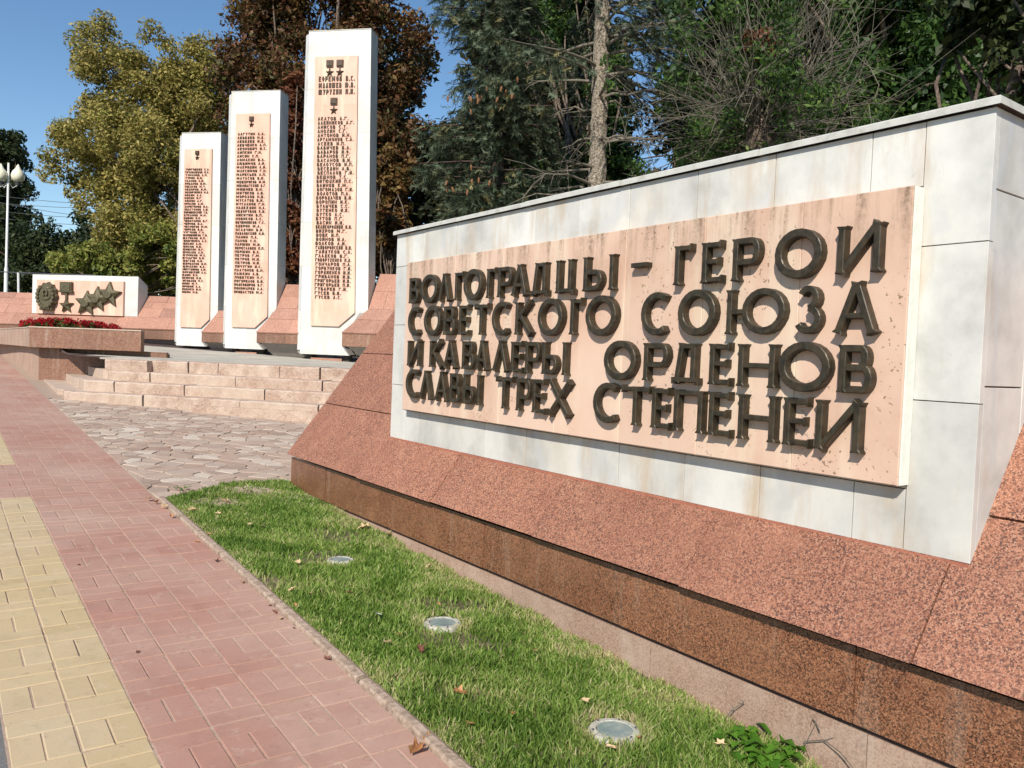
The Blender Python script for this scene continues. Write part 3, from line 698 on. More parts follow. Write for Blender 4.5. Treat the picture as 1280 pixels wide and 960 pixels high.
ROWS = [("ВОЛГОГРАДЦЫ-ГЕРОИ", 1.862, 2.036, [(4.935, 4.785), (4.774, 4.53), (4.54, 4.375), (4.336, 4.219), (4.234, 4.008), (3.975, 3.866), (3.861, 3.702), (3.725, 3.558), (3.543, 3.373), (3.318, 3.155), (3.098, 2.862), (2.76, 2.632), (2.479, 2.369), (2.323, 2.198), (2.159, 2.01), (1.954, 1.732), (1.684, 1.506)]),
("СОВЕТСКОГОСОЮЗА", 1.642, 1.826, [(4.939, 4.736), (4.715, 4.474), (4.459, 4.298), (4.274, 4.14), (4.1, 3.93), (3.908, 3.706), (3.672, 3.496), (3.464, 3.235), (3.189, 3.085), (3.068, 2.829), (2.676, 2.482), (2.447, 2.219), (2.177, 1.887), (1.844, 1.72), (1.684, 1.508)]),
("ИКАВАЛЕРЫОРДЕНОВ", 1.428, 1.602, [(4.928, 4.736), (4.624, 4.433), (4.443, 4.27), (4.221, 4.066), (4.066, 3.919), (3.885, 3.71), (3.699, 3.569), (3.564, 3.413), (3.41, 3.193), (2.917, 2.68), (2.645, 2.48), (2.473, 2.295), (2.256, 2.128), (2.106, 1.912), (1.913, 1.675), (1.654, 1.512)]),
("СЛАВЫТРЕХСТЕПЕНЕИ", 1.212, 1.396, [(4.94, 4.725), (4.743, 4.566), (4.54, 4.359), (4.353, 4.21), (4.193, 3.99), (3.842, 3.654), (3.631, 3.482), (3.482, 3.354), (3.347, 3.144), (2.984, 2.779), (2.785, 2.581), (2.581, 2.451), (2.446, 2.264), (2.247, 2.115), (2.093, 1.9), (1.875, 1.748), (1.736, 1.546)])]
XF = XP-.0008
for txt, z0, z1, pos in ROWS:
    for ch, (ya, yb) in zip(txt, pos):
        b = MB(); f = lambda s_, t_, d: (XF-d, -s_, t_)
        zz0, zz1 = (z0-.006, z1+.010) if ch in 'ОС' else (z0, z1)
        if ch == '-': zz0, zz1 = z0+.07, z1-.03
        glyph(b, ch, -ya+.003, -yb*(XF/(XF-.016))+(.001 if ya > 2.6 else -.004), zz0, zz1, (.030 if ch in 'ОС' else .026)*(1 if ya < 3.2 else .95), 0, .041, .0032, f, 1.6)
        o = b.build('letter', M['bronze'], None, origin=(XF, (ya+yb)/2, z0)); relpar(o, plaque)

# ------------------------------------------------------------------ steles
def Lw(lab): return lab
N1 = ["АКАТОВ А.Г.","АЛЕЙНИКОВ А.Г.","АНИСОВ С.Т.","АНОХИН С.Г.","АНТОНОВ И.Н.","АРТАМОНОВ С.А.","АСЕЕВ И.П.","БАБИЧЕВ В.А.","БАБАРОВ И.Ф.","БАРАНОВ П.Г.","БАСАНОВ В.И.","БЕЛОУСОВ И.П.","БЕСЕДИН А.В.","БЕСПАЛОВ Г.И.","БЕШНОВ Т.С.","БИТЮЦКИЙ П.С.","БЛИНОВ К.М.","БОГОМАЗОВ Г.И.","БОЛОТОВ П.А.","БОРОДАЧЕВ В.И.","БОРОПИН И.К.","БУЛЫЧЕВ С.С.","БУТЕНКО И.Е.","БУТКО Л.С.","БУТОВ П.Г.","ВАСИН И.И.","ВЕЛИКОРОДНЫЙ И.И.","ВИХРОВ М.Г.","ВОВК И.П.","ВОЙНОВ И.Л.","ВОЛКОВ А.И.","ГАЙВОРОНСКИЙ И.И.","ГАЙДУКОВ С.А.","ГЛАДКОВ В.Г.","ГОВОРУХЕНКО П.Д.","ГОНЧАРОВ П.А.","ГОРБУНКОВ Г.И.","ГОРДИЕНКО И.И.","ГРИБАНОВ И.В.","ГРИГОРЬЕВ И.В.","ГРИГОРЬЕВ П.И.","ГУБАРЕВ Г.И.","ГУСЕВ В.В.","ГУСЕВ А.С."]
N2 = ["ЛАГУТИН А.А.","ЛЕБЕДЕВ Н.Д.","ЛЕБЕДЕВ И.Д.","ЛЕВЧЕНКО А.П.","ЛЕОНОВИЧ И.С.","ЛИПКИН Г.Н.","ЛИСИН С.П.","ЛОМАКИН В.А.","ЛЮБИМОВ А.И.","МАКРИДИН А.И.","МАКСИМОВ Г.Н.","МАРЕСЬЕВ А.П.","МАТАСОВ В.И.","МЕЩЕРЯКОВ М.М.","МИЛОВАТСКИЙ В.Г.","МИШНЕВ В.Н.","МИТЯКОВ А.В.","МОРОЗОВ Н.В.","МУСАТОВ В.И.","МУСЛАНОВ Г.Н.","НАДЕЖДИН Н.А.","НЕДОРУБОВ К.И.","НИКИТИН В.П.","НОВИКОВ А.С.","ОВЧИННИКОВ Г.С.","ОДЕРИН М.А.","ОСАДЧИН В.И.","ПАВЛОВСКИЙ Н.И.","ПАНИН П.А.","ПАНОВ С.Н.","ПАРШИН М.И.","ПЕРЕСЛАВЕЦ П.П.","ПЕРШИН В.А.","ПЕТРОВ Г.М.","ПЕТРОВ М.И.","ПЕТРОВ Н.И.","ПИЧУГИН И.С.","ПЛАТОНОВ Б.Н.","ПЛЮКИН А.В.","ПОБЕТКИН П.Г.","ПОГОРЕЛОВ В.И.","ПОДКОВЫРОВ В.Г.","ПОНОМАРЕВ А.А.","ПРИВАСТЕВ М.А."]
N3 = ["ТОРГОВЦЕВ С.А.","ТРУДОЛЮБОВ Н.А.","ТУМАНОВ А.П.","ТУРИН И.Я.","УЛАНОВ А.И.","УРБАНОВ И.М.","УШАКОВ М.Т.","ФЕДОРОВ И.М.","ФЕДОРЧЕНКО Н.А.","ФИЛИН А.А.","ФОКИН И.Г.","ФОМИН А.Г.","ФРОЛОВ А.М.","ХАРИТОНОВ И.А.","ХВАСТАНОВ А.И.","ХОРОШЕВСКИЙ Т.Е.","ЦУКАНОВ М.Н.","ЦЫБИН И.К.","ЧЕБОТАРЕВ В.Г.","ЧЕРНОВ И.А.","ЧЕСНОКОВ М.М.","ЧИРКОВ Е.В.","ЧУГУНОВ Г.Ф.","ШАПОШНИКОВ Г.И.","ШАТИЛОВ И.П.","ШЕВЧЕНКО А.С.","ШИЛИН А.М.","ШИЛОВ Н.И.","ШИШКИН И.Г.","ШМЕЛЕВ А.Н.","ШУМИЛОВ М.С.","ШУЛЬГИН В.И.","ЩЕГЛОВ Н.И.","ЩЕРБАКОВ В.П.","ЩИПАКИН И.А.","ЭЙНУТДИНОВ А.М.","ЮРКОВСКИЙ А.А.","ЮДИН Я.Н.","ЯКИМОВ И.В.","ЯКОВЛЕВ П.С.","ЯНИН М.Т.","ЯРОВОЙ А.А.","ЯЦЕНКО И.Н.","ЯШИН Н.В."]
def star_pts(cx, cy, r, r2=None, rot=90):
    r2 = r2 or r*.40
    return [(cx+(r if k % 2 == 0 else r2)*math.cos(math.radians(rot+36*k)), cy+(r if k % 2 == 0 else r2)*math.sin(math.radians(rot+36*k))) for k in range(10)]
def relief_star(mb, cx, cy, r, d0, rim, peak, f, r2=None, rot=90):
    p = star_pts(cx, cy, r, r2, rot); vs = [f(a, c, d0) for a, c in p]+[f(a, c, d0+rim) for a, c in p]+[f(cx, cy, d0+peak)]
    fs = [(i, (i+1) % 10, 10+(i+1) % 10, 10+i) for i in range(10)]+[(10+i, 10+(i+1) % 10, 20) for i in range(10)]
    mb.add(vs, fs, .5)
def emblem(cx, ctop, s_, f, parent):
    b = MB(); b.box(cx-.5*s_, cx+.5*s_, ctop-.95*s_, ctop, 0, .03, f=lambda a, c, d: f(a, c, d))
    b.box(cx-.40*s_, cx+.40*s_, ctop-.80*s_, ctop-.18*s_, .03, .042, f=lambda a, c, d: f(a, c, d))
    b.box(cx-.07*s_, cx+.07*s_, ctop-1.25*s_, ctop-.95*s_, 0, .02, f=lambda a, c, d: f(a, c, d))
    relief_star(b, cx, ctop-1.72*s_, .60*s_, 0, .02, .05, f)
    return relpar(b.build('medal_emblem', M['name_bronze'], None), parent)
def stele(fr, lab, head):
    face = fr['face']; K = face/17.484; kz = lambda z: 1.5+(z-1.5)*K
    fr = dict(fr); zb = kz(fr['zb']); fr['bot'] = tuple(a*K for a in fr['bot']); fr['top'] = tuple(a*K for a in fr['top']); fr['zt'] = kz(fr['zt'])
    q_ = fr['notch']; fr['notch'] = (q_[0]*K, kz(q_[1]), kz(q_[2]), q_[3]*K, kz(q_[4])); q_ = fr['panel']; fr['panel'] = (q_[0]*K, q_[1]*K, kz(q_[2]), kz(q_[3]), q_[4]*K, kz(q_[5])); fr['panel_t'] = tuple(a*K for a in fr['panel_t'])
    fr['emb'] = [(a*K, kz(c), d*K) for a, c, d in fr['emb']]; fr['headlines'] = [(t_, kz(z), h_*K, w_*K) for t_, z, h_, w_ in fr['headlines']]; fr['nz'] = tuple(kz(z) for z in fr['nz'])
    root = empty('stele', W(fr['bot'][0], face, zb)); tag(root, lab, 'stele', 'white marble steles with bronze names')
    
    (ub0, ub1) = fr['bot']; (ut0, ut1) = fr['top']; zt = fr['zt']; ch = .11; cd = .09; dep = .42
    notch = fr['notch']   # (uA, zA1 upper band corner, zA0 lower band corner, uK, zK)
    uA, zA1, zA0, uK, zK = notch
    er = lambda z: uK+(ut1-uK)*(z-zK)/(zt-zK)
    el = lambda z: ub0+(ut0-ub0)*(z-zb)/(zt-zb)
    # face as courses of marble tiles (clipped polygons)
    out = [(el(zb)+ch, zb), (ub1, zb), (uA, zA0), (uA, zA1), (uK, zK), (ut1, zt), (el(zt)+ch, zt)]
    outl = [(el(zb), zb+.09), (el(zt), zt-.05)]
    # core body
    b = MB(); full = [(el(zb)+.012, zb+.02), (ub1-.012, zb+.02), (uA-.012, zA0), (uA-.012, zA1), (uK-.012, zK), (ut1-.012, zt-.02), (el(zt)+.012, zt-.02)]
    b.hexa([W(a, face+.10, c) for a, c in full], [W(a, face+dep-.02, c) for a, c in full]); relpar(b.build('core', M['core'], None), root)
    zs = [zb]+[z for z in np.arange(zb+1.0, zt-.5, 1.0)]+[zt]
    L0, R0 = fr['panel'][0], fr['panel'][1]
    def poly_tile(poly, zc0, zc1, u0=None, u1=None, name='marble_tile', d0=0.0, d1=-.10):
        q = clip_poly(poly, 0, -1, -(zc0+.0015)); q = clip_poly(q, 0, 1, zc1-.0015) if len(q) > 2 else q
        if u0 is not None and len(q) > 2: q = clip_poly(q, -1, 0, -(u0+.001))
        if u1 is not None and len(q) > 2: q = clip_poly(q, 1, 0, u1-.001)
        if len(q) < 3: return
        b = MB(); o = random.uniform(0, .002)
        b.hexa([W(a, face-d1, c) for a, c in q], [W(a, face-d0+o, c) for a, c in q]); relpar(b.build(name, M['marble_far'], None), root)
    for i in range(len(zs)-1):
        um = (ut0+ut1)/2+random.uniform(-.12, .12)
        poly_tile(out, zs[i], zs[i+1], None, um); poly_tile(out, zs[i], zs[i+1], um, None)
        # left chamfer strip
        z0, z1 = zs[i]+(.09 if i == 0 else .0015), zs[i+1]-(.05 if i == len(zs)-2 else .0015)
        b = MB(); b.hexa([W(el(z0), face+cd, z0), W(el(z0)+ch-.004, face+.004, z0), W(el(z0)+ch-.004, face+.11, z0), W(el(z0), face+dep, z0)],
                         [W(el(z1), face+cd, z1), W(el(z1)+ch-.004, face+.004, z1), W(el(z1)+ch-.004, face+.11, z1), W(el(z1), face+dep, z1)])
        relpar(b.build('edge_slab', M['marble_far'], None), root)
    # right side slabs
    zr = [zK]+[z for z in zs if z > zK+.3]
    for i in range(len(zr)-1):
        z0, z1 = zr[i]+.0015, zr[i+1]-.0015
        b = MB(); b.hexa([W(er(z0)-.02, face+.103, z0), W(er(z0)+.001, face+.103, z0), W(er(z0)+.001, face+dep, z0), W(er(z0)-.02, face+dep, z0)],
                         [W(er(z1)-.02, face+.103, z1), W(er(z1)+.001, face+.103, z1), W(er(z1)+.001, face+dep, z1), W(er(z1)-.02, face+dep, z1)])
        relpar(b.build('side_slab', M['marble_far'], None), root)
    b = MB(); b.box(ut0+ch-.004, ut1+.006, face-.006, face+dep+.006, zt+.001, zt+.02, W); relpar(b.build('top_slab', M['cap'], None), root)
    for (a, c) in ((ub0+.22, ub0+.34), (ub1-.20, ub1-.05)):
        b = MB(); b.box(a, c, face+.14, face+.34, zb-.14, zb+.02, W); relpar(b.build('foot', M['foot'], None), root)
    b = MB(); b.box(ub0+.35, ub1-.2, face+.07, face+.11, zb-.16, zb-.075, W); relpar(b.build('footing', M['farslope'], None), root)
    # name panel
    pL0, pR0, pB, pT, cu, cz = fr['panel']; pLt = fr['panel_t'][0]; pRt = fr['panel_t'][1]
    panel = empty('name_panel', W(pL0, face, pB)); relpar(panel, root)
    pf_ = face-.045
    er2 = lambda z: pR0+(pRt-pR0)*(z-pB)/(pT-pB)
    poly = [(pL0, pB), (cu, pB), (er2(cz), cz), (pRt, pT), (pLt, pT)]
    cuts = [pB, pB+(pT-pB)*.22, pB+(pT-pB)*.55, pT-(pT-pB)*.18, pT] if head else [pB, pB+(pT-pB)*.3, pB+(pT-pB)*.65, pT]
    for i in range(len(cuts)-1):
        q = clip_poly(poly, 0, -1, -(cuts[i]+.0008)); q = clip_poly(q, 0, 1, cuts[i+1]-.0008)
        b = MB(); b.hexa([W(a, face-.001, c) for a, c in q], [W(a, pf_+random.uniform(0, .0015), c) for a, c in q]); relpar(b.build('panel_stone', M['panel'], None), panel)
    def line(txt, z, hgt, uoff=0.0, wch=None, start=None):
        room = (pRt-pLt)-fr['ml']-.035; need = sum(.9 if q == ' ' else (1.35 if q in 'ЮЖШЩМ' else (.5 if q == '.' else 1)) for q in txt)*wch
        if need > room: wch *= room/need
        b = MB(); tt = (z-pB)/(pT-pB); u_ = (pL0+(pLt-pL0)*tt)+fr['ml']+uoff
        f = lambda s_, t_, d: W(s_, pf_-d, t_)
        for ch_ in txt:
            if ch_ == ' ': u_ += wch*.9; continue
            cw = wch*(1.35 if ch_ in 'ЮЖШЩМ' else (.5 if ch_ == '.' else 1))
            if ch_ == 'Й': gz1 = z+hgt
            glyph(b, ch_, u_, u_+cw*.74, z, z+hgt, hgt*.21, -.001, .016, .0015, f, 1.0); u_ += cw
        relpar(b.build('name_line', M['name_bronze'], None), panel)
    f = lambda s_, t_, d: W(s_, pf_-d, t_)
    for (cx, ct, s_) in fr['emb']: emblem(cx, ct, s_, f, panel)
    for (txt, z, hgt, wch) in fr['headlines']: line(txt, z, hgt, 0, wch)
    names = fr['names']; zf, zl = fr['nz']
    for i, nm in enumerate(names):
        z = zf+(zl-zf)*i/(len(names)-1); line(nm, z-fr['lh']/2, fr['lh'], random.uniform(-.01, .01), fr['wch']*min(1, 13.2/max(1, len(nm))*1.06)*random.uniform(.97, 1.02))
    return root
rt = lambda z: 0
stele(dict(face=17.0, zb=1.433, zt=8.93, bot=(-8.59, -7.249), top=(-8.615, -6.975), notch=(-7.42, 1.968, 1.644, -6.816, 2.508),
      panel=(-8.21, -7.12, 2.103, 8.33, -7.51, 2.43), panel_t=(-8.307, -7.263), ml=.10, emb=[(-7.93, 8.235, .165), (-7.68, 8.235, .165), (-7.80, 7.37, .165)],
      headlines=[("ЕФРЕМОВ В.С.", 7.755, .115, .086), ("МАЛЫШЕВ Ю.В.", 7.605, .115, .086), ("ШУРУХИН П.И.", 7.455, .115, .086)],
      names=N1, nz=(6.90, 2.775), lh=.074, wch=.075), 'tallest white marble stele, rightmost of the three with peach panels of names', True)
stele(dict(face=17.484, zb=1.494, zt=7.585, bot=(-10.523, -9.423), top=(-10.539, -9.177), notch=(-9.58, 1.91, 1.652, -9.106, 2.477),
      panel=(-10.233, -9.31, 2.005, 7.057, -9.628, 2.28), panel_t=(-10.271, -9.404), ml=.06, emb=[(-9.86, 6.98, .11)], headlines=[],
      names=N2, nz=(6.575, 2.845), lh=.060, wch=.066), 'middle white marble stele, between the tallest and the shortest one', False)
stele(dict(face=17.95, zb=1.512, zt=6.625, bot=(-11.815, -10.929), top=(-11.815, -10.678), notch=(-11.03, 1.862, 1.62, -10.626, 2.339),
      panel=(-11.597, -10.82, 1.96, 6.242, -11.04, 2.165), panel_t=(-11.599, -10.877), ml=.04, emb=[(-11.25, 6.19, .095)], headlines=[],
      names=N3, nz=(5.75, 2.81), lh=.048, wch=.055), 'shortest white marble stele, leftmost of the three', False)

# ------------------------------------------------------------------ granite wings behind and between the steles
def wing(u0, u1, zb0, zb1, t, lab, mitre=0, ztop=3.4, vb=17.08):
    K = vb/17.08; u0, u1, mitre = u0*K, u1*K, mitre*K; zb0, zb1, ztop = (1.5+(z-1.5)*K for z in (zb0, zb1, ztop))
    """band + sloping slabs; u0..u1; zb0 band bottom, zb1 band top; mitre: length of the oblique left end"""
    root = empty('granite_wing', W(u0, vb, zb0)); tag(root, lab, 'granite wall', 'sloping granite walls of the memorial')
    vk = vb+.40
    n = max(1, int(round((u1-u0)/.78)))
    ed = lambda v_: u0+(mitre*min(1, (v_-vb)/.40))
    vt = vb+(ztop-zb1)/t
    # core
    b = MB(); pr = [(vb+.05, zb0+.02), (vb+.05, zb1-.04), (vt+.02, ztop-.05), (vt+.35, ztop-.05), (vt+.35, zb0-.3), (vb+.35, zb0-.3)]
    b.hexa([W((ed(p[0]) if p[0] < vk else u0+mitre)+.03, p[0], p[1]) for p in pr], [W(u1-.01, p[0], p[1]) for p in pr]); relpar(b.build('core', M['core'], None), root)
    rows = [vb, vb+.22, vk, vk+(vt-vk)*.5, vt] if vt > vk+.1 else [vb, vb+.3, vt]
    for k in range(n):
        a, c = u0+(u1-u0)*k/n, u0+(u1-u0)*(k+1)/n
        b = MB(); o = random.uniform(0, .004)
        b.box(a+(.0 if k else 0)+.002, c-.002, vb+o, vb+.05, zb0, zb1-.012, W); relpar(b.build('band_slab', M['farband'], None), root)
    for r in range(len(rows)-1):
        v0, v1 = rows[r], rows[r+1]; z0, z1 = zb1+(v0-vb)*t, zb1+(v1-vb)*t
        sh = (r % 2)*.39
        cuts = [u0]+[u0+sh+.78*k for k in range(1, n+2) if u0+sh+.78*k < u1-.2]+[u1]
        for k in range(len(cuts)-1):
            a0 = (ed(v0) if k == 0 and v0 <= vk else (u0+mitre if k == 0 else cuts[k])); a1 = (ed(v1) if k == 0 and v1 <= vk+.01 else (u0+mitre if k == 0 else cuts[k]))
            if k == 0: a0 = min(a0, cuts[1]-.05); a1 = min(a1, cuts[1]-.05)
            c = cuts[k+1]; g = .003; o = random.uniform(0, .004)
            f0 = v0-(.03 if r == 0 else 0); zz0 = z0-(.03*t if r == 0 else 0)*0
            b = MB(); b.hexa([W(a0+g, f0+.02, zz0-.03), W(c-g, f0+.02, zz0-.03), W(c-g, v1+.02, z1-.03), W(a1+g, v1+.02, z1-.03)],
                             [W(a0+g, f0+o, zz0+.002-o*t), W(c-g, f0+o, zz0+.002-o*t), W(c-g, v1-.003+o, z1-.003*t-o*t+.0), W(a1+g, v1-.003+o, z1-.003*t-o*t)])
            relpar(b.build('slope_slab', M['farslope'], None), root)
    return root
wing(-7.26, -2.4, 1.645, 1.963, 1.39, 'sloping red granite wall running from the tallest stele to behind the inscription wall', .45, 3.42, 16.6)
wing(-9.37, -7.95, 1.652, 1.904, 1.46, 'short sloping granite wall between the middle and the tallest stele', .27, 3.10, 17.08)
wing(-10.78, -9.9, 1.62, 1.86, 1.24, 'narrow sloping granite wall between the shortest and the middle stele', .16, 2.4, 17.55)
wing(-24.0, -11.1, 1.64, 1.885, 1.38, 'long sloping granite wall behind the flower planter', 0, 2.71, 18.4)

# ------------------------------------------------------------------ medal slab with bronze orders
KM = 18.4/17.08; mf = 17.29*KM
def WM(u_, v_, z): return W(u_*KM, mf+(v_-mf)*KM, 1.5+(z-1.5)*KM)
ms = empty('medal_slab', WM(-14.1, mf, 2.15)); tag(ms, 'white marble slab with five large bronze medals in relief', 'relief slab')
uL, uR, zL0, zR0, zL1, zR1 = -15.60, -12.64, 2.16, 2.12, 3.15, 3.13
b = MB(); cu_ = [uL, uL+.98, uL+1.97, uR]
for k in range(3):
    a, c = cu_[k], cu_[k+1]; b = MB()
    b.hexa([WM(a+.002, mf, 2.10), WM(c-.002, mf, 2.10), WM(c-.002, mf+.36, 2.10), WM(a+.002, mf+.36, 2.10)], [WM(a+.002, mf, 3.14), WM(c-.002, mf, 3.14), WM(c-.002, mf+.36, 2.95), WM(a+.002, mf+.36, 2.95)])
    relpar(b.build('marble_block', M['marble_far'], None), ms)
b = MB(); b.box(-15.42, -13.0, mf-.06, mf-.001, 2.17, 3.01, WM); relpar(b.build('plaque_stone', M['panel'], None), ms)
fm = lambda s_, t_, d: WM(-15.57+(s_+15.6)*1.07, mf-.061-d, t_)
def disc(mb, cx, cy, rx, ry, d0, d1, n=22, bev=.02):
    a = [(cx+rx*math.cos(6.2832*i/n), cy+ry*math.sin(6.2832*i/n)) for i in range(n)]; c = [(cx+(rx-bev)*math.cos(6.2832*i/n), cy+(ry-bev)*math.sin(6.2832*i/n)) for i in range(n)]
    mb.add([fm(*p, d0) for p in a]+[fm(*p, d1-.01) for p in a]+[fm(*p, d1) for p in c], [tuple(range(2*n, 3*n))]+[(i, (i+1) % n, n+(i+1) % n, n+i) for i in range(n)]+[(n+i, n+(i+1) % n, 2*n+(i+1) % n, 2*n+i) for i in range(n)], .5)
# order wreath
b = MB(); ox, oz = -15.135, 2.60; pts = []
for i in range(26):
    a = 6.2832*i/26; r = 1+.06*math.cos(i*math.pi); pts.append((ox+.265*r*math.cos(a), oz+.335*r*math.sin(a)))
n = 26; q = [(ox+(x-ox)*.86, oz+(y-oz)*.86) for x, y in pts]
b.add([fm(*p, 0) for p in pts]+[fm(*p, .07) for p in pts]+[fm(*p, .12) for p in q], [tuple(range(2*n, 3*n))]+[(i, (i+1) % n, n+(i+1) % n, n+i) for i in range(n)]+[(n+i, n+(i+1) % n, 2*n+(i+1) % n, 2*n+i) for i in range(n)], .5)
for i in range(15):
    a = math.radians(130+280*i/14); disc(b, ox+.205*math.cos(a), oz+.27*math.sin(a), .042, .05, .10, .155, 8, .012)
disc(b, ox+.02, oz+.06, .15, .17, .10, .145); sweep(b, arc(ox+.03, oz+.07, .055, .075, -60, 250, 12), .022, .14, .185, .006, fm)
b.box(ox-.16, ox+.16, oz-.35, oz-.22, 0, .10, f=fm); b.box(ox-.12, ox+.12, oz-.33, oz-.25, .10, .13, f=fm)
relpar(b.build('wreath_medal', M['bronze_far'], None), ms)
b = MB(); b.box(-14.79, -14.49, 2.70, 2.96, 0, .08, f=fm); b.box(-14.765, -14.515, 2.74, 2.90, .08, .10, f=fm); b.box(-14.82, -14.46, 2.71, 2.745, .02, .09, f=fm)
b.box(-14.665, -14.615, 2.55, 2.70, 0, .05, f=fm); relief_star(b, -14.64, 2.385, .19, 0, .05, .13, fm, .085, 92)
relpar(b.build('star_medal', M['bronze_far'], None), ms)
for k, (cx, cz) in enumerate(((-14.11, 2.45), (-13.84, 2.56), (-13.53, 2.68))):
    b = MB(); relief_star(b, cx, cz, .315, 0, .06+.004*k, .14, fm, .15, 86); disc(b, cx, cz, .105, .105, .05, .135+.002*k, 16, .015)
    relpar(b.build('star_medal', M['bronze_far'], None), ms)

# ------------------------------------------------------------------ planter with red flowers
pl = empty('flower_planter', W(-10.5, 13.1, .75)); tag(pl, 'brown granite planter box overhanging its base beside the steps', 'planter')
def street(x, y, z): return (x, y, z)
A0 = np.array(W(-11.68, 12.9, 0)[:2]); A1 = np.array(W(-9.35, 12.9, 0)[:2])
def ppoly(in_=0.0):
    d = np.array([0, 1.0]); L_ = 9.5
    a0 = A0; a1 = A1
    return [a0, a1, a1+d*L_, a0+d*L_+np.array([0, .0])]
q = [A0, (A0+A1)*.5*.9+A1*.1, A1]
def prism(name, poly, z0, z1, mat, root):
    b = MB(); b.hexa([(p[0], p[1], z0) for p in poly], [(p[0], p[1], z1) for p in poly]); return relpar(b.build(name, mat, None), root)
nv = np.array([V[0], V[1]]); uv_ = np.array([U[0], U[1]])
am = A0+(A1-A0)*.66
prism('front_slab', [A0, am-uv_*.002, am-uv_*.002+nv*.10, A0+nv*.10], 1.37, 1.735, M['farband'], pl)
prism('front_slab', [am+uv_*.002, A1, A1+nv*.10, am+uv_*.002+nv*.10], 1.371, 1.734, M['farband'], pl)
yv = np.array([0, 1.0]); xv = np.array([1.0, 0])
# street side slabs, bending slightly
sp = [A0+yv*.02+nv*0, A0+yv*1.15+xv*.03, A0+yv*2.4+xv*.02, A0+yv*3.9-xv*.02, A0+yv*5.5-xv*.10, A0+yv*7.2-xv*.22, A0+yv*9.2-xv*.4]
for i in range(len(sp)-1):
    a, c = sp[i], sp[i+1]; prism('side_slab', [a+yv*.004, a+yv*.004+xv*.10, c-yv*.004+xv*.10, c-yv*.004], 1.37, 1.733, M['base'], pl)
prism('rim', [A0-uv_*.01-nv*.012, A1+uv_*.01-nv*.012, A1+nv*.11, A0+nv*.11+uv_*.07], 1.736, 1.758, M['step'], pl)
for i in range(len(sp)-1):
    a, c = sp[i]+(yv*.06 if i == 0 else 0), sp[i+1]; prism('rim', [a-xv*.01+yv*.002, a-xv*.01+xv*.12+yv*.002, c-xv*.01+xv*.12, c-xv*.01], 1.735, 1.756, M['step'], pl)
prism('back_slab', [A1+nv*.10, A1+nv*.10-uv_*.1, A1+yv*8.4-xv*.1, A1+yv*8.4], 1.37, 1.734, M['farband'], pl)
prism('soil', [A0+nv*.1+uv_*.1, A1+nv*.1-uv_*.1, A1+yv*8.3-xv*.12, A0+yv*8.3+xv*.1], 1.40, 1.70, M['soil'], pl)
B0 = np.array(W(-11.69, 13.155, 0)[:2]); B1 = np.array(W(-9.0, 13.155, 0)[:2])
for i, (a, c) in enumerate(((0, .36), (.36, .68), (.68, 1))):
    p, q_ = B0+(B1-B0)*a, B0+(B1-B0)*c; prism('base_slab', [p+uv_*.002, q_-uv_*.002, q_-uv_*.002+nv*.06, p+nv*.06+uv_*.002], .60, 1.369, M['farband'], pl)
prev = B0+yv*.02
for L_ in (1.2, 2.6, 4.2, 6.0, 8.5):
    nx_ = B0+yv*L_-xv*(.012*L_*L_*.2); prism('base_slab', [prev+yv*.003, prev+yv*.003+xv*.06, nx_+xv*.06, nx_], .60, 1.369, M['base'], pl); prev = nx_
prism('core', [B0+nv*.1+uv_*.12, B1+nv*.1, B1+yv*8, B0+yv*8+xv*.15], .6, 1.36, M['core'], pl)
# flower bed: leaves and red blooms
def leafcloud(centres, radii, nleaf, size, name, mat, parent=None, flat=.0, tint_shift=None, elong=1.6, droop=0, shell=.0):
    """many small folded leaf quads scattered in clumps"""
    cs = np.array(centres, float); rs = np.array(radii, float)
    wgt = rs**2; wgt /= wgt.sum(); idx = rng.choice(len(cs), nleaf, p=wgt)
    d = rng.normal(size=(nleaf, 3)); d /= np.linalg.norm(d, axis=1)[:, None]
    rr = rng.random(nleaf)**(1/2.2) if shell == 0 else (shell+(1-shell)*rng.random(nleaf))
    sc = np.array([1, 1, 1-flat*.5])
    pos = cs[idx]+d*(rr*rs[idx])[:, None]*sc
    nrm = d*.55+rng.normal(size=(nleaf, 3))*.6+np.array([0, 0, .35]); nrm /= np.linalg.norm(nrm, axis=1)[:, None]
    a = np.cross(nrm, rng.normal(size=(nleaf, 3))); a /= np.linalg.norm(a, axis=1)[:, None]; c = np.cross(nrm, a)
    s_ = size*(.45+1.05*rng.random(nleaf)**1.5)
    a *= (s_*elong*.5)[:, None]; c *= (s_*.5)[:, None]
    fold = nrm*(s_*.12)[:, None]
    q1 = np.stack([pos-a, pos+c*.8-a*.1+fold, pos+a, pos-c*.8-a*.1+fold], 1)
    t_ = np.clip(rng.random(nleaf)*.75+.25*rng.random(len(cs))[idx]+(tint_shift[idx] if tint_shift is not None else 0), 0, 1)
    return npmesh(name, q1, 4, t_, mat, parent)
fb = empty('flower_bed', P(85, 408, 19)); tag(fb, 'bed of red flowers growing in the granite planter', 'flowers')
cc, rr_ = [], []
for i in range(90):
    s_ = random.random(); px = 32+108*s_; d = random.uniform(17.2, 19.3)
    p = P(px, 410, d); p[2] = 1.74+.10*math.sin(math.pi*min(1, s_*1.1))*random.uniform(.5, 1.2); cc.append(p); rr_.append(random.uniform(.10, .17))
relpar(leafcloud(cc, rr_, 5000, .06, 'foliage', M['flowerleaf']), fb)
hc, hr = [], []
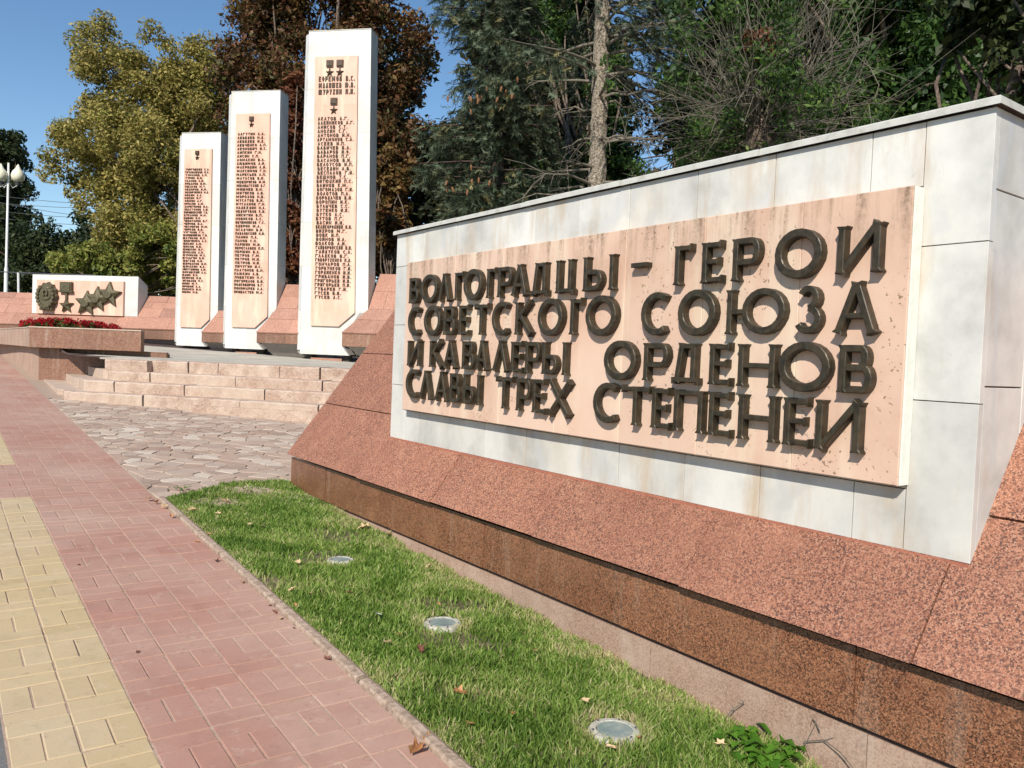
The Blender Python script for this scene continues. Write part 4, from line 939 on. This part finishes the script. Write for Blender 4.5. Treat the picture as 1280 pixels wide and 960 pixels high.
for i, p in enumerate(cc):
    for k in range(3):
        q_ = p+rng.normal(size=3)*.10; q_[2] = p[2]+random.uniform(.03, .16)
        g_ = (R.T@(q_-EYE)); x_ = 640+F*g_[0]/g_[2]
        if 68 < x_ < 102 and random.random() < .45: q_[2] -= .06
        hc.append(q_); hr.append(random.uniform(.05, .09))
relpar(leafcloud(hc, hr, 11000, .04, 'blooms', M['flower'], elong=1.1), fb)

# ------------------------------------------------------------------ trees
def limb(mb, a, b_, r0, r1, bend=.15, n=5, seg=6):
    a, b_ = np.array(a, float), np.array(b_, float); L_ = np.linalg.norm(b_-a); off = rng.normal(size=3)*L_*bend; off[2] = abs(off[2])*.6
    pts = [a+(b_-a)*t+off*math.sin(math.pi*t)+rng.normal(size=3)*L_*.015*(0 < t < 1) for t in np.linspace(0, 1, n)]
    mb.tube(pts, [r0+(r1-r0)*t for t in np.linspace(0, 1, n)], seg, .5); return pts
def broadleaf(name, lab, base, lobes, nclump, nleaf, size, mat, tr=.25, bark='bark', clump_r=(.35, .75), group=None, shiftf=None, twigs=0, cat='tree', flat=.4):
    """lobes: list of (centre, (rx,ry,rz)); clumps sit on the lobes' outsides and a few inside"""
    base = np.array(base, float); root = empty(name, tuple(base)); tag(root, lab, cat, group)
    vol = np.array([l[1][0]*l[1][1]*l[1][2] for l in lobes])**(2/3); vol /= vol.sum(); cs, rs, sh = [], [], []
    for i in range(nclump):
        l = lobes[rng.choice(len(lobes), p=vol)]; d = rng.normal(size=3); d /= np.linalg.norm(d); r = random.choice([1, .95, .85, .7, .45])*random.uniform(.85, 1.05)
        p = np.array(l[0])+d*np.array(l[1])*r; cs.append(p); rs.append(random.uniform(*clump_r)); sh.append(shiftf(p) if shiftf else 0)
    relpar(leafcloud(cs, rs, nleaf, size, 'crown', mat, flat=flat, tint_shift=np.array(sh)+rng.normal(size=len(cs))*.12), root)
    b = MB(); zc = np.mean([l[0][2] for l in lobes]); top = np.mean([l[0] for l in lobes], axis=0)
    limb(b, base, top, tr, tr*.45, .03, 8, 10)
    relpar(b.build('trunk', M[bark], None, smooth=True), root)
    b = MB()
    for i in rng.choice(len(cs), min(len(cs), 46), replace=False):
        s_ = random.uniform(.35, .95); st = base+(top-base)*s_
        limb(b, st, cs[i], tr*.28, .015, .10, 6, 5)
    for i in range(twigs):
        j = rng.integers(len(cs)); d = rng.normal(size=3); d[2] = abs(d[2]); limb(b, cs[j], cs[j]+d/np.linalg.norm(d)*rs[j]*1.7, .012, .004, .1, 4, 4)
    relpar(b.build('limbs', M[bark], None, smooth=True), root)
    return root
def ball(px, py, d, rx, rz, ry=None): return (P(px, py, d), (rx*d/F, (ry or rx)*d/F, rz*d/F))
def gpos(px, d):  # ground point below a viewing column
    p = P(px, 430, d); p[2] = G(p[1]) + (0 if p[1] < 14 else .2); return p
# 1 yellow-olive tree at left
broadleaf('maple_tree', 'broad yellowing olive-green tree left of the steles', gpos(185, 31),
    [ball(185, 130, 31, 62, 62), ball(130, 90, 31, 48, 55), ball(235, 105, 32, 55, 60), ball(125, 160, 30.5, 52, 38), ball(105, 212, 30, 45, 26), ball(200, 230, 30, 70, 55), ball(150, 265, 29.5, 55, 48), ball(215, 310, 29, 60, 55), ball(265, 170, 32, 45, 70), ball(125, 52, 31, 22, 30), ball(165, 300, 29.5, 45, 40), ball(195, 90, 31, 70, 48), ball(245, 150, 31.5, 45, 70), ball(160, 190, 30, 80, 60)],
    430, 120000, .09, M['lf_yellow'], .28, clump_r=(.30, .70), twigs=90, group='trees behind the memorial')
broadleaf('lime_bush', 'bright yellow-green bush above the medal slab', gpos(140, 27.5),
    [ball(130, 338, 27.5, 62, 26), ball(195, 318, 27, 38, 40), ball(85, 335, 28, 26, 18), ball(232, 335, 26.5, 25, 40)], 90, 20000, .10, M['lf_lime'], .10, clump_r=(.22, .45), group='bushes behind the memorial', cat='bush')
# 2 russet tree behind the steles
broadleaf('chestnut_tree', 'tall russet-brown autumn tree behind the tallest stele', gpos(400, 27),
    [ball(330, 90, 27, 48, 90), ball(400, -20, 27, 95, 80), ball(470, 60, 27, 68, 90), ball(400, 140, 27, 105, 95), ball(325, 210, 27, 50, 90), ball(480, 190, 26.5, 55, 85), ball(420, 290, 26.5, 90, 90), ball(335, 20, 27, 42, 60)],
    520, 110000, .11, M['lf_russet'], .32, clump_r=(.3, .75), group='trees behind the memorial', shiftf=lambda p: .0)
broadleaf('russet_bush', 'rust-red leaved young tree showing between the middle and tallest steles', gpos(366, 24),
    [ball(362, 150, 24, 20, 60), ball(368, 230, 24, 22, 70), ball(372, 320, 24, 22, 60)], 46, 11000, .11, M['lf_rust'], .10, clump_r=(.22, .4), group='trees behind the memorial')
broadleaf('amber_bush', 'amber tipped small tree right of the tallest stele', gpos(487, 23),
    [ball(490, 215, 23, 22, 26), ball(487, 270, 23, 26, 38), ball(495, 240, 23, 22, 30)], 50, 9000, .10, M['lf_russet'], .09, clump_r=(.2, .38), group='trees behind the memorial', shiftf=lambda p: .2)
# 3 shady hedge masses close the view low down
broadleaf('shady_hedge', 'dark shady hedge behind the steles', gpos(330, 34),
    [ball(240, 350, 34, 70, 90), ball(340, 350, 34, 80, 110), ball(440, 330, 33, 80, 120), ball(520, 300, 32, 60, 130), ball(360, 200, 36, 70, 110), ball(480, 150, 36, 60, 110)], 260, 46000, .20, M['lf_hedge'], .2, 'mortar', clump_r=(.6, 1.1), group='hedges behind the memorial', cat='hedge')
broadleaf('dark_hedge', 'dark green hedge behind the lamp post at far left', gpos(40, 48),
    [ball(20, 325, 48, 50, 42), ball(75, 320, 47, 40, 40), ball(45, 350, 46, 60, 25), ball(120, 330, 45, 40, 45), ball(95, 292, 47, 18, 24), ball(-30, 330, 48, 40, 50)], 170, 36000, .17, M['lf_dark'], .15, clump_r=(.5, .9), group='hedges behind the memorial', cat='hedge')
broadleaf('poplar_tree', 'tall dark poplar behind the lamp post', gpos(5, 60),
    [ball(2, 230, 60, 30, 75), ball(8, 290, 60, 28, 50), ball(0, 180, 60, 20, 26)], 120, 26000, .2, M['lf_dark'], .25, clump_r=(.5, .9), group='trees behind the memorial', shiftf=lambda p: .15)
# 4 greens behind the near wall
broadleaf('green_tree', 'bright green leafy tree seen behind the spruce trunk', gpos(780, 24),
    [ball(757, 110, 24, 20, 90), ball(700, 230, 24, 55, 60), ball(760, 220, 24, 38, 70), ball(640, 260, 24, 45, 45), ball(690, 20, 25, 50, 60)], 130, 27000, .11, M['lf_green'], .2, clump_r=(.3, .6), group='trees behind the inscription wall')
broadleaf('leafy_tree', 'dense green tree filling the sky behind the right end of the wall', gpos(1120, 15),
    [ball(1000, 0, 15, 150, 90), ball(1120, 60, 14.5, 110, 90), ball(955, 60, 15.5, 58, 110), ball(1230, 10, 14, 100, 110), ball(1060, 150, 14, 120, 60), ball(900, 150, 15.5, 55, 60), ball(1230, 150, 13.5, 90, 80), ball(915, -20, 16, 25, 60)], 430, 74000, .085, M['lf_green'], .28, clump_r=(.22, .5), group='trees behind the inscription wall', shiftf=lambda p: -.10)
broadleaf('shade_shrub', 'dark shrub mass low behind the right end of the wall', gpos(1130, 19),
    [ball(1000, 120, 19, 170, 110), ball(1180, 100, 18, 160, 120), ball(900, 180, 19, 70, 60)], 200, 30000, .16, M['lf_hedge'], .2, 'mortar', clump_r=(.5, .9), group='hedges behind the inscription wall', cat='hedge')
broadleaf('near_tree', 'dark broad-leaved branches overhanging the top right corner', gpos(1330, 9),
    [ball(1240, 30, 8.5, 50, 55), ball(1310, 110, 8, 60, 60), ball(1290, -20, 8.5, 90, 50)], 80, 5200, .10, M['lf_dark'], .12, clump_r=(.15, .32), group='trees behind the inscription wall', shiftf=lambda p: .1)

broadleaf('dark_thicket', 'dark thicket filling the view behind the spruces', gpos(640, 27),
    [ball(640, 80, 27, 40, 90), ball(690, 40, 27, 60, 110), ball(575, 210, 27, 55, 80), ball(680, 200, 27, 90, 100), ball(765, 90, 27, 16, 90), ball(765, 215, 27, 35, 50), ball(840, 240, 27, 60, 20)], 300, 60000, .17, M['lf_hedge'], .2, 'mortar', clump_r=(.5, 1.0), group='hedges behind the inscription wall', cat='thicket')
# 5 spruces --------------------------------------------------------------------
def spruce(lab, base, height, tr, mat, blen, nbr, zmin, tuft0, seed, sparse=lambda az, z: True, tuftn=46, dead=26, wdt=.07, group='spruces behind the inscription wall', crown_top=None, lbias=None, bark='barkpale', btint='deadwood'):
    r = np.random.default_rng(seed); base = np.array(base, float)
    root = empty('spruce_tree', tuple(base)); tag(root, lab, 'tree', group)
    b = MB(); pts = [base+np.array([.03*math.sin(k*1.1), .03*math.cos(k*1.7), height*k/14]) for k in range(15)]
    # ridged bark: trunk ring with radial jitter
    vs, fs = [], []; nn = 16; m = 110
    for i in range(m):
        t = i/(m-1); c = base+np.array([.04*math.sin(t*9), .04*math.cos(t*7), height*t]); rad = tr*(1-.55*t)
        for j in range(nn):
            a = 6.2832*j/nn+.15*math.sin(i*.5); q = rad*(1+.13*(r.random()-.5)*2*(1 if (i+j) % 2 else .5)); vs.append(c+np.array([math.cos(a)*q, math.sin(a)*q, 0]))
    fs = [(i*nn+j, i*nn+(j+1) % nn, (i+1)*nn+(j+1) % nn, (i+1)*nn+j) for i in range(m-1) for j in range(nn)]
    b.add(vs, fs, .5); relpar(b.build('trunk', M[bark], None), root)
    br = MB(); Q, T = [], []
    for i in range(nbr):
        z = zmin+(height-zmin)*((i+r.random())/nbr); az = r.uniform(0, 6.283)
        if not sparse(az, z): continue
        L_ = blen*(1-.75*max(0, (z-zmin))/(height-zmin))*r.uniform(.75, 1.1)
        if lbias: L_ *= lbias(az, z)
        d = np.array([math.cos(az), math.sin(az), 0]); n = 7
        P_ = [base+np.array([0, 0, z])+d*L_*t+np.array([0, 0, L_*(.10*t-.42*t*t+.10*t**3*2)]) for t in np.linspace(0, 1, n)]
        br.tube(P_, [tr*.16*(1-t)+.008 for t in np.linspace(0, 1, n)], 5, .5, False)
        nt_ = int(tuftn*L_/3)
        perp = np.array([-d[1], d[0], 0])
        for k in range(nt_):
            t = tuft0+(1-tuft0)*r.random()**.8; ii = min(n-2, int(t*(n-1))); p = P_[ii]+(P_[ii+1]-P_[ii])*(t*(n-1)-ii)
            sd = perp*r.uniform(-1, 1)*L_*.24*(1.15-t)+np.array([0, 0, -abs(r.normal())*.28]); o_ = p+sd
            # a drooping shoot with needles
            sdir = d*r.uniform(.2, 1)+perp*r.uniform(-.8, .8)+np.array([0, 0, r.uniform(-1.0, .15)]); sdir /= np.linalg.norm(sdir)
            sl = r.uniform(.12, .30); tt = min(1, max(0, r.normal(.5, .25)))
            m_ = 9
            for s_ in range(m_):
                c = o_+sdir*sl*s_/m_; nd = r.normal(size=3); nd -= sdir*nd@sdir; nd /= np.linalg.norm(nd); nd = nd*.8+sdir*.6
                wv = np.cross(nd, sdir); wv /= max(1e-6, np.linalg.norm(wv)); ln = wdt*r.uniform(.7, 1.2)
                Q.append((c-wv*.009, c+wv*.009, c+nd*ln+wv*.003, c+nd*ln-wv*.003)); T.append(tt)
                nd2 = -nd+sdir*1.0; Q.append((c-wv*.009, c+wv*.009, c+nd2*ln+wv*.003, c+nd2*ln-wv*.003)); T.append(tt)
    relpar(npmesh('needles', np.array(Q), 4, np.array(T), M[mat]), root)
    for i in range(dead):
        z = r.uniform(.12, .62)*zmin*1.5+.5; az = r.uniform(0, 6.283); L_ = r.uniform(.8, 2.6); d = np.array([math.cos(az), math.sin(az), 0])
        P_ = [base+np.array([0, 0, z])+d*L_*t+np.array([0, 0, L_*(.25*t-.35*t*t)])+r.normal(size=3)*.03 for t in np.linspace(0, 1, 7)]
        br.tube(P_, [.030*(1-t)+.006 for t in np.linspace(0, 1, 7)], 5, .5, False)
        for k in range(5):
            t = r.integers(2, 6); e = r.normal(size=3)*.35+d*.3; br.tube([P_[t], P_[t]+e*.5+np.array([0, 0, -.05]), P_[t]+e+np.array([0, 0, -.2])], [.010, .007, .004], 4, .5, False)
    relpar(br.build('branches', M[btint], None, smooth=True), root)
    return root
sb = P(735, 440, 16.5); sb[2] = .9
leftdir = math.atan2(-Xc[1]*0+(-R[1, 0]), -R[0, 0])   # direction towards the left of the view
spruce('tall spruce with a bare pale trunk and dead lower branches behind the wall', sb, 15, .21, 'lf_spruce', 3.0, 110, 6.4, .35, 3, dead=34, tuftn=70, wdt=.085)
s2 = P(612, 440, 17.5); s2[2] = .9
spruce('blue-green spruce with drooping boughs and cones left of the bare trunk', s2, 13.5, .17, 'lf_spruce', 2.1, 230, 2.9, .12, 5, bark='bark', btint='mortar', dead=0, tuftn=150, wdt=.09, lbias=lambda az, z: .8+.25*math.sin(az*3+z*2.2))
s3 = P(835, 440, 27); s3[2] = 1.1
spruce('dark distant spruce with sky gaps right of the bare trunk', s3, 16, .2, 'lf_darkspruce', 3.2, 70, 2.0, .15, 8, bark='bark', btint='mortar', dead=4, tuftn=60, wdt=.10)
# cones on the near spruce
par = [o for o in bpy.data.objects if o.get('label', '').startswith('blue-green')][0]
b = MB(); b.lathe([(.004, 0), (.020, -.02), (.024, -.06), (.014, -.11), (.002, -.125)], (0, 0, 0), 7, .5); first = b.build('cone', M['cone'], par); first.location = P(560, 120, 15.8); ck = 0
for (px, py) in ((585, 128), (610, 118), (622, 105), (600, 215), (570, 235), (640, 105)):
    for j in range(4):
        c = first.copy(); COL.objects.link(c); c.location = P(px+random.uniform(-15, 15), py+random.uniform(-13, 13), random.uniform(15.4, 16.0)); c.rotation_euler = (random.uniform(-.3, .3), random.uniform(-.3, .3), 0)

# 6 pollarded stump with a burst of bare shoots
st = P(950, 300, 9.2); st[2] = .4; stz = P(951, 152, 9.2)
root = empty('pollard_tree', tuple(st)); tag(root, 'cut tree stump with a burst of bare grey shoots behind the wall', 'tree')
b = MB(); b.tube([st, (st+stz)/2, stz-np.array([0, 0, .05]), stz], [.19, .17, .165, .14], 12, .5); relpar(b.build('trunk', M['bark'], None, smooth=False), root)
b = MB()
for i in range(190):
    az = random.uniform(0, 6.283); el_ = random.uniform(-.25, 1.45); L_ = random.uniform(.5, 1.7)
    d = np.array([math.cos(az)*math.cos(el_), math.sin(az)*math.cos(el_), math.sin(el_)])
    s0 = stz+np.array([math.cos(az), math.sin(az), 0])*.10+np.array([0, 0, random.uniform(-.15, .02)])
    e = s0+d*L_; cv = rng.normal(size=3)*.24*L_; pts = [s0+(e-s0)*t+cv*math.sin(math.pi*t)+rng.normal(size=3)*.012+np.array([0, 0, -.12*L_*t*t*(el_ < .5)]) for t in np.linspace(0, 1, 7)]
    b.tube(pts, [.0065*(1-t*.8)+.001 for t in np.linspace(0, 1, 7)], 4, .5, False)
    for k in range(5):
        p = pts[random.randint(2, 6)]; dd = d+rng.normal(size=3)*.6; b.tube([p, p+dd*.15, p+dd*random.uniform(.25, .5)], [.0035, .003, .0015], 4, .5, False)
relpar(b.build('shoots', M['deadwood'], None), root)
cs = [stz+rng.normal(size=3)*np.array([.75, .75, .5])+np.array([0, 0, .3]) for _ in range(90)]
relpar(leafcloud(cs, [random.uniform(.10, .25) for _ in cs], 11000, .035, 'leaves', M['lf_green'], elong=2.4), root)
b = MB(); nc = P(948, 58, 9.0)
relpar(leafcloud([nc+rng.normal(size=3)*.10 for _ in range(16)], [.11]*16, 1600, .05, 'dead_leaves', M['lf_rust']), root)

# ------------------------------------------------------------------ street lamp, rail, wires
lp = P(6, 430, 30); lp = np.array([lp[0], lp[1], 1.3]); lt = P(5.5, 205, 30)
lamp = empty('street_lamp', tuple(lp)); tag(lamp, 'white street lamp with cream globes at the left edge', 'street lamp')
b = MB(); hgt = lt[2]-lp[2]; b.tube([lp, lp+np.array([0, 0, hgt*.42]), lp+np.array([0, 0, hgt*.43]), lp+np.array([0, 0, hgt])], [.075, .07, .05, .035], 10, .5); relpar(b.build('pole', M['white_metal'], None, smooth=True), lamp)
rt_ = np.array([R[0, 0], R[1, 0], 0]); rt_ /= np.linalg.norm(rt_)
for k_, (gx_, gy_, dd) in enumerate(((-9, 214, 30), (1, 216, 29.7), (22.5, 217, 30))):
    gc = P(gx_, gy_, dd); st_ = lp+np.array([0, 0, hgt*.97])
    b = MB(); lowp_ = gc-np.array([0, 0, .38]); b.tube([st_-np.array([0, 0, .5]), (st_+lowp_)/2-np.array([0, 0, .45]), lowp_-np.array([0, 0, .05]), lowp_], .022, 6, .5); relpar(b.build('arm', M['white_metal'], None, smooth=True), lamp)
    b = MB(); b.lathe([(.05, 0), (.15, .03), (.22, .14), (.235, .26), (.19, .40), (.09, .52), (.05, .62), (.01, .68)], gc-np.array([0, 0, .33]), 16, .5); relpar(b.build('globe', M['lampglass'], None, smooth=True), lamp)
    b = MB(); b.lathe([(.001, -.10), (.07, -.10), (.11, 0), (.05, .02)], gc-np.array([0, 0, .33]), 10, .5); relpar(b.build('fitter', M['cable'], None), lamp)
rl = empty('railing', tuple(P(23, 400, 24))); tag(rl, 'thin metal rail on a post above the granite wall', 'railing')
b = MB(); p0 = P(23.5, 375, 24); p1 = P(23.0, 341, 24); b.tube([p0, p1], .035, 8, .5); relpar(b.build('post', M['white_metal'], None), rl)
b = MB(); b.tube([P(-40, 337, 25), p1, P(120, 344, 23)], .018, 6, .5); relpar(b.build('top_rail', M['cable'], None), rl)
for k, (y0, y1) in enumerate(((239, 247), (250, 246), (259, 262), (243, 277), (268, 271))):
    b = MB(); a_, c_ = P(-60, y0-2, 55), P(300, y1+8, 50); pts = [a_+(c_-a_)*t-np.array([0, 0, .5*math.sin(math.pi*t)]) for t in np.linspace(0, 1, 9)]
    o = b.tube(pts, .016, 5, .5); o = b.build('overhead_wire', M['cable'])
    tag(o, ['topmost thin overhead wire', 'second thin overhead wire from the top', 'lowest but one of the level overhead wires', 'overhead wire that slants down to the right across the others', 'lowest thin overhead wire'][k]+' against the sky at left', 'wire', 'overhead wires in the gap left of the trees')

# ------------------------------------------------------------------ fallen leaves, scrap, weeds, twigs
def gnd(px, py, dz=.0):
    r = R@_ray(px, py); N_v = np.array([0, -.043, 1]); t = (dz-N_v@EYE)/(N_v@r); return EYE+r*t
def leaf_mesh(seed, size, curl):
    r = random.Random(seed); n = r.choice([9, 11, 13]); rim = []
    for i in range(n):
        a = 6.2832*i/n; q = size*(1.0 if i % 2 == 0 else .55)*r.uniform(.75, 1.1); x, y = q*math.cos(a)*1.25, q*math.sin(a)*.8
        rim.append((x, y, curl*size*(abs(y)/size)**1.5*1.3+r.uniform(0, .18)*size))
    midp = [(x*.5, y*.5, z*.3) for x, y, z in rim]
    vs = [(0, 0, .0)]+midp+rim; fs = [(0, 1+i, 1+(i+1) % n) for i in range(n)]+[(1+i, n+1+i, n+1+(i+1) % n, 1+(i+1) % n) for i in range(n)]
    return vs, fs
def fallen(px, py, size, mat, lab, rot=None, curl=.6, dz=.004):
    p = gnd(px, py, dz); vs, fs = leaf_mesh(int(px*7+py), size, curl); b = MB(); b.add(vs, fs, .5)
    o = b.build('fallen_leaf', M[mat]); o.location = p; o.rotation_euler = (random.uniform(-.4, .4), random.uniform(-.4, .4), random.uniform(0, 6.28) if rot is None else rot)
    st_ = MB(); 
    tag(o, lab, 'leaf', 'fallen autumn leaves'); return o
LV = [(522, 938, .045, 'dry_leaf', 'large curled orange leaf against the kerb at the bottom edge', 1.1, 0), (536, 926, .03, 'dry_leaf', 'smaller curled orange leaf beside the large one by the kerb', .9, 0),
(409, 824, .020, 'brown_leaf', 'dark brown upright leaf against the kerb', 1.0, 0), (271, 701, .026, 'brown_leaf', 'dry brown leaf on the pavement edge, halfway along the lawn', .9, 0), (304, 728, .018, 'dry_leaf', 'small orange leaf at the kerb', .5, 0),
(343, 765, .018, 'brown_leaf', 'small dark leaf on pink bricks, upper of a pair near the kerb', .6, 0), (351, 773, .018, 'pale_leaf', 'small pale leaf on pink bricks below the dark leaf', .6, 0), (367, 785, .012, 'brown_leaf', 'tiny dark leaf on pink bricks by the kerb', .6, 0),
(338, 757, .011, 'brown_leaf', 'tiny dark leaf just above the dark and pale pair', .6, 0), (98, 706, .012, 'brown_leaf', 'small dark leaf on the pink bricks beside the tan strip', .5, 0), (172, 815, .011, 'brown_leaf', 'tiny brown leaf in the middle of the pink bricks', .5, 0),
(573, 866, .030, 'dry_leaf', 'two-lobed orange leaf standing in the grass, largest on the lawn', 1.1, .03), (587, 905, .026, 'dry_leaf', 'orange leaf lying in the grass near the bottom edge', .5, .03), (640, 892, .018, 'dry_leaf', 'small curled orange leaf in the grass centre', .9, .03),
(668, 813, .015, 'dry_leaf', 'small rust leaf in the grass below the plinth', .6, .03), (547, 755, .018, 'dry_leaf', 'small orange leaf in the grass above the middle light', .8, .03), (525, 812, .030, 'brown_leaf', 'curled brown leaf in the grass left of centre', 1.0, .03),
(484, 803, .026, 'pale_leaf', 'long pale leaf in the grass below the white scrap', .6, .03), (499, 793, .014, 'dry_leaf', 'small orange leaf just right of the long pale one', .5, .03), (438, 741, .018, 'brown_leaf', 'dark red leaf in the grass below the far light', .5, .03),
(388, 743, .014, 'brown_leaf', 'small dark red leaf left of its twin under the far light', .5, .03), (369, 756, .013, 'dry_leaf', 'small orange leaf near the kerb side of the lawn', .5, .03), (366, 736, .022, 'pale_leaf', 'pale brown leaf in the grass beside the kerb', .5, .03),
(284, 628, .045, 'pale_leaf', 'pale maple leaf at the far end of the lawn', .6, .03), (241, 637, .03, 'pale_leaf', 'pale leaf near the far corner of the lawn', .6, .03), (273, 642, .024, 'pale_leaf', 'small tan leaf below the pale maple leaf', .6, .03),
(329, 658, .03, 'pale_leaf', 'flat pale leaf in the far grass', .3, .03), (455, 659, .045, 'pale_leaf', 'pale leaf on dry grass beside the plinth, left of the pair', .6, .03), (487, 668, .05, 'pale_leaf', 'long pale leaf on dry grass beside the plinth, right of the pair', .5, .03),
(373, 703, .03, 'pale_leaf', 'tan leaf left of the far ground light', .5, .03), (538, 707, .025, 'pale_leaf', 'small tan leaf in the grass right of the far ground light', .6, .03), (800, 922, .016, 'dry_leaf', 'rust leaf on the rim of the nearest ground light', .8, .02),
(732, 876, .022, 'pale_leaf', 'pale leaf in the grass above the nearest ground light', .5, .03), (797, 867, .012, 'dry_leaf', 'small orange leaf near the base slabs', .5, .03), (765, 935, .02, 'pale_leaf', 'straw-coloured leaf below the nearest ground light', .6, .03), (900, 930, .024, 'pale_leaf', 'pale leaf left of the broad-leaved weed', .6, .03),
(195, 628, .035, 'dry_leaf', 'orange leaf in the pile at the kerb end', .9, .01), (205, 634, .03, 'pale_leaf', 'pale leaf in the pile at the kerb end', .9, .01), (214, 645, .024, 'dry_leaf', 'small leaf just past the pile at the kerb end', .9, .01), (186, 624, .03, 'pale_leaf', 'tan leaf at the left of the pile at the kerb end', .9, .01),
(260, 668, .02, 'dry_leaf', 'small orange leaf by the kerb, upper part of the lawn', .8, .0), (246, 677, .02, 'dry_leaf', 'small rust leaf on bricks beside the kerb', .8, 0), (312, 655, .02, 'pale_leaf', 'small straw leaf in the far grass', .5, .03)]
for (px, py, s_, m_, lab, cv, dz) in LV: fallen(px, py, s_, m_, lab, None, cv, .006+dz)
p = gnd(472, 768, .035); vs, fs = leaf_mesh(91, .038, .3); b = MB(); b.add(vs, fs, .5); o = b.build('white_scrap', M['paper']); o.location = p; o.rotation_euler = (.5, .3, 1); tag(o, 'ragged white scrap lying in the grass', 'litter')
# broad-leaved weeds
def weed(px, py, n, s_, lab):
    s_ *= 1.1; p = gnd(px, py, .020); root = empty('weed_plant', tuple(p)); tag(root, lab, 'weed', 'broad-leaved weeds by the plinth')
    Q, T = [], []
    for i in range(n):
        az = random.uniform(0, 6.283); L_ = s_*random.uniform(.6, 1.1); d = np.array([math.cos(az), math.sin(az), 0]); e = np.array([-d[1], d[0], 0]); o_ = p+rng.normal(size=3)*np.array([.5, .5, 0])*s_; z = random.uniform(.3, .9)
        up_ = np.array([0, 0, 1.0]); a = o_+d*L_*.15+up_*L_*.25*z; m_ = o_+d*L_*.55+up_*L_*.60*z; t = o_+d*L_+up_*L_*.45*z; wv = e*L_*.26; cup = up_*L_*.07
        Q += [(o_-e*.002, o_+e*.002, a+wv*.4, a-wv*.1), (a, a+wv*.7+cup, m_+wv+cup, m_), (a, m_, m_-wv+cup, a-wv*.7+cup), (m_, m_+wv+cup, t, t), (m_, t, t, m_-wv+cup)]; T += [random.random()]*5
    relpar(npmesh('leaves', np.array([q for q in Q]), 4, np.array(T), M['weed']), root)
weed(925, 925, 26, .075, 'broad-leaved green weed at the plinth foot, left of its neighbour'); weed(975, 940, 30, .075, 'broad-leaved green weed at the plinth foot near the bottom edge'); weed(955, 955, 24, .07, 'broad-leaved weed lowest at the bottom edge')
weed(225, 612, 9, .05, 'dry weedy tuft at the far corner of the lawn')
def twig(pts, lab, r=.0022):
    b = MB(); P_ = [np.array(p) for p in pts]; b.tube(P_, [r]*len(P_), 5, .5)
    for k in range(1, len(P_)):
        e = rng.normal(size=3)*.03; b.tube([P_[k], P_[k]+e], [r*.7, r*.4], 4, .5)
    tag(b.build('dry_twig', M['deadwood']), lab, 'twig', 'dry twigs leaning on the plinth base')
def onX(px, py, X):
    r = R@_ray(px, py); return EYE+r*((X-EYE[0])/r[0])
twig([onX(1068, 962, 2.59), onX(1050, 940, 2.59), onX(1030, 925, 2.60), onX(1005, 927, 2.60)], 'long dry twig leaning on the base slabs near the bottom edge')
twig([onX(905, 900, 2.58), onX(918, 885, 2.59), onX(930, 878, 2.60)], 'short forked dry twig leaning on the base slabs')
twig([onX(1025, 915, 2.6), onX(1020, 903, 2.605), onX(1016, 898, 2.605)], 'tiny upright dry twig above the long one')
for o in bpy.data.objects:
    if o.parent is None and o.type == 'MESH' and not o.get('kind') and not o.get('category'): print('UNTAGGED', o.name)
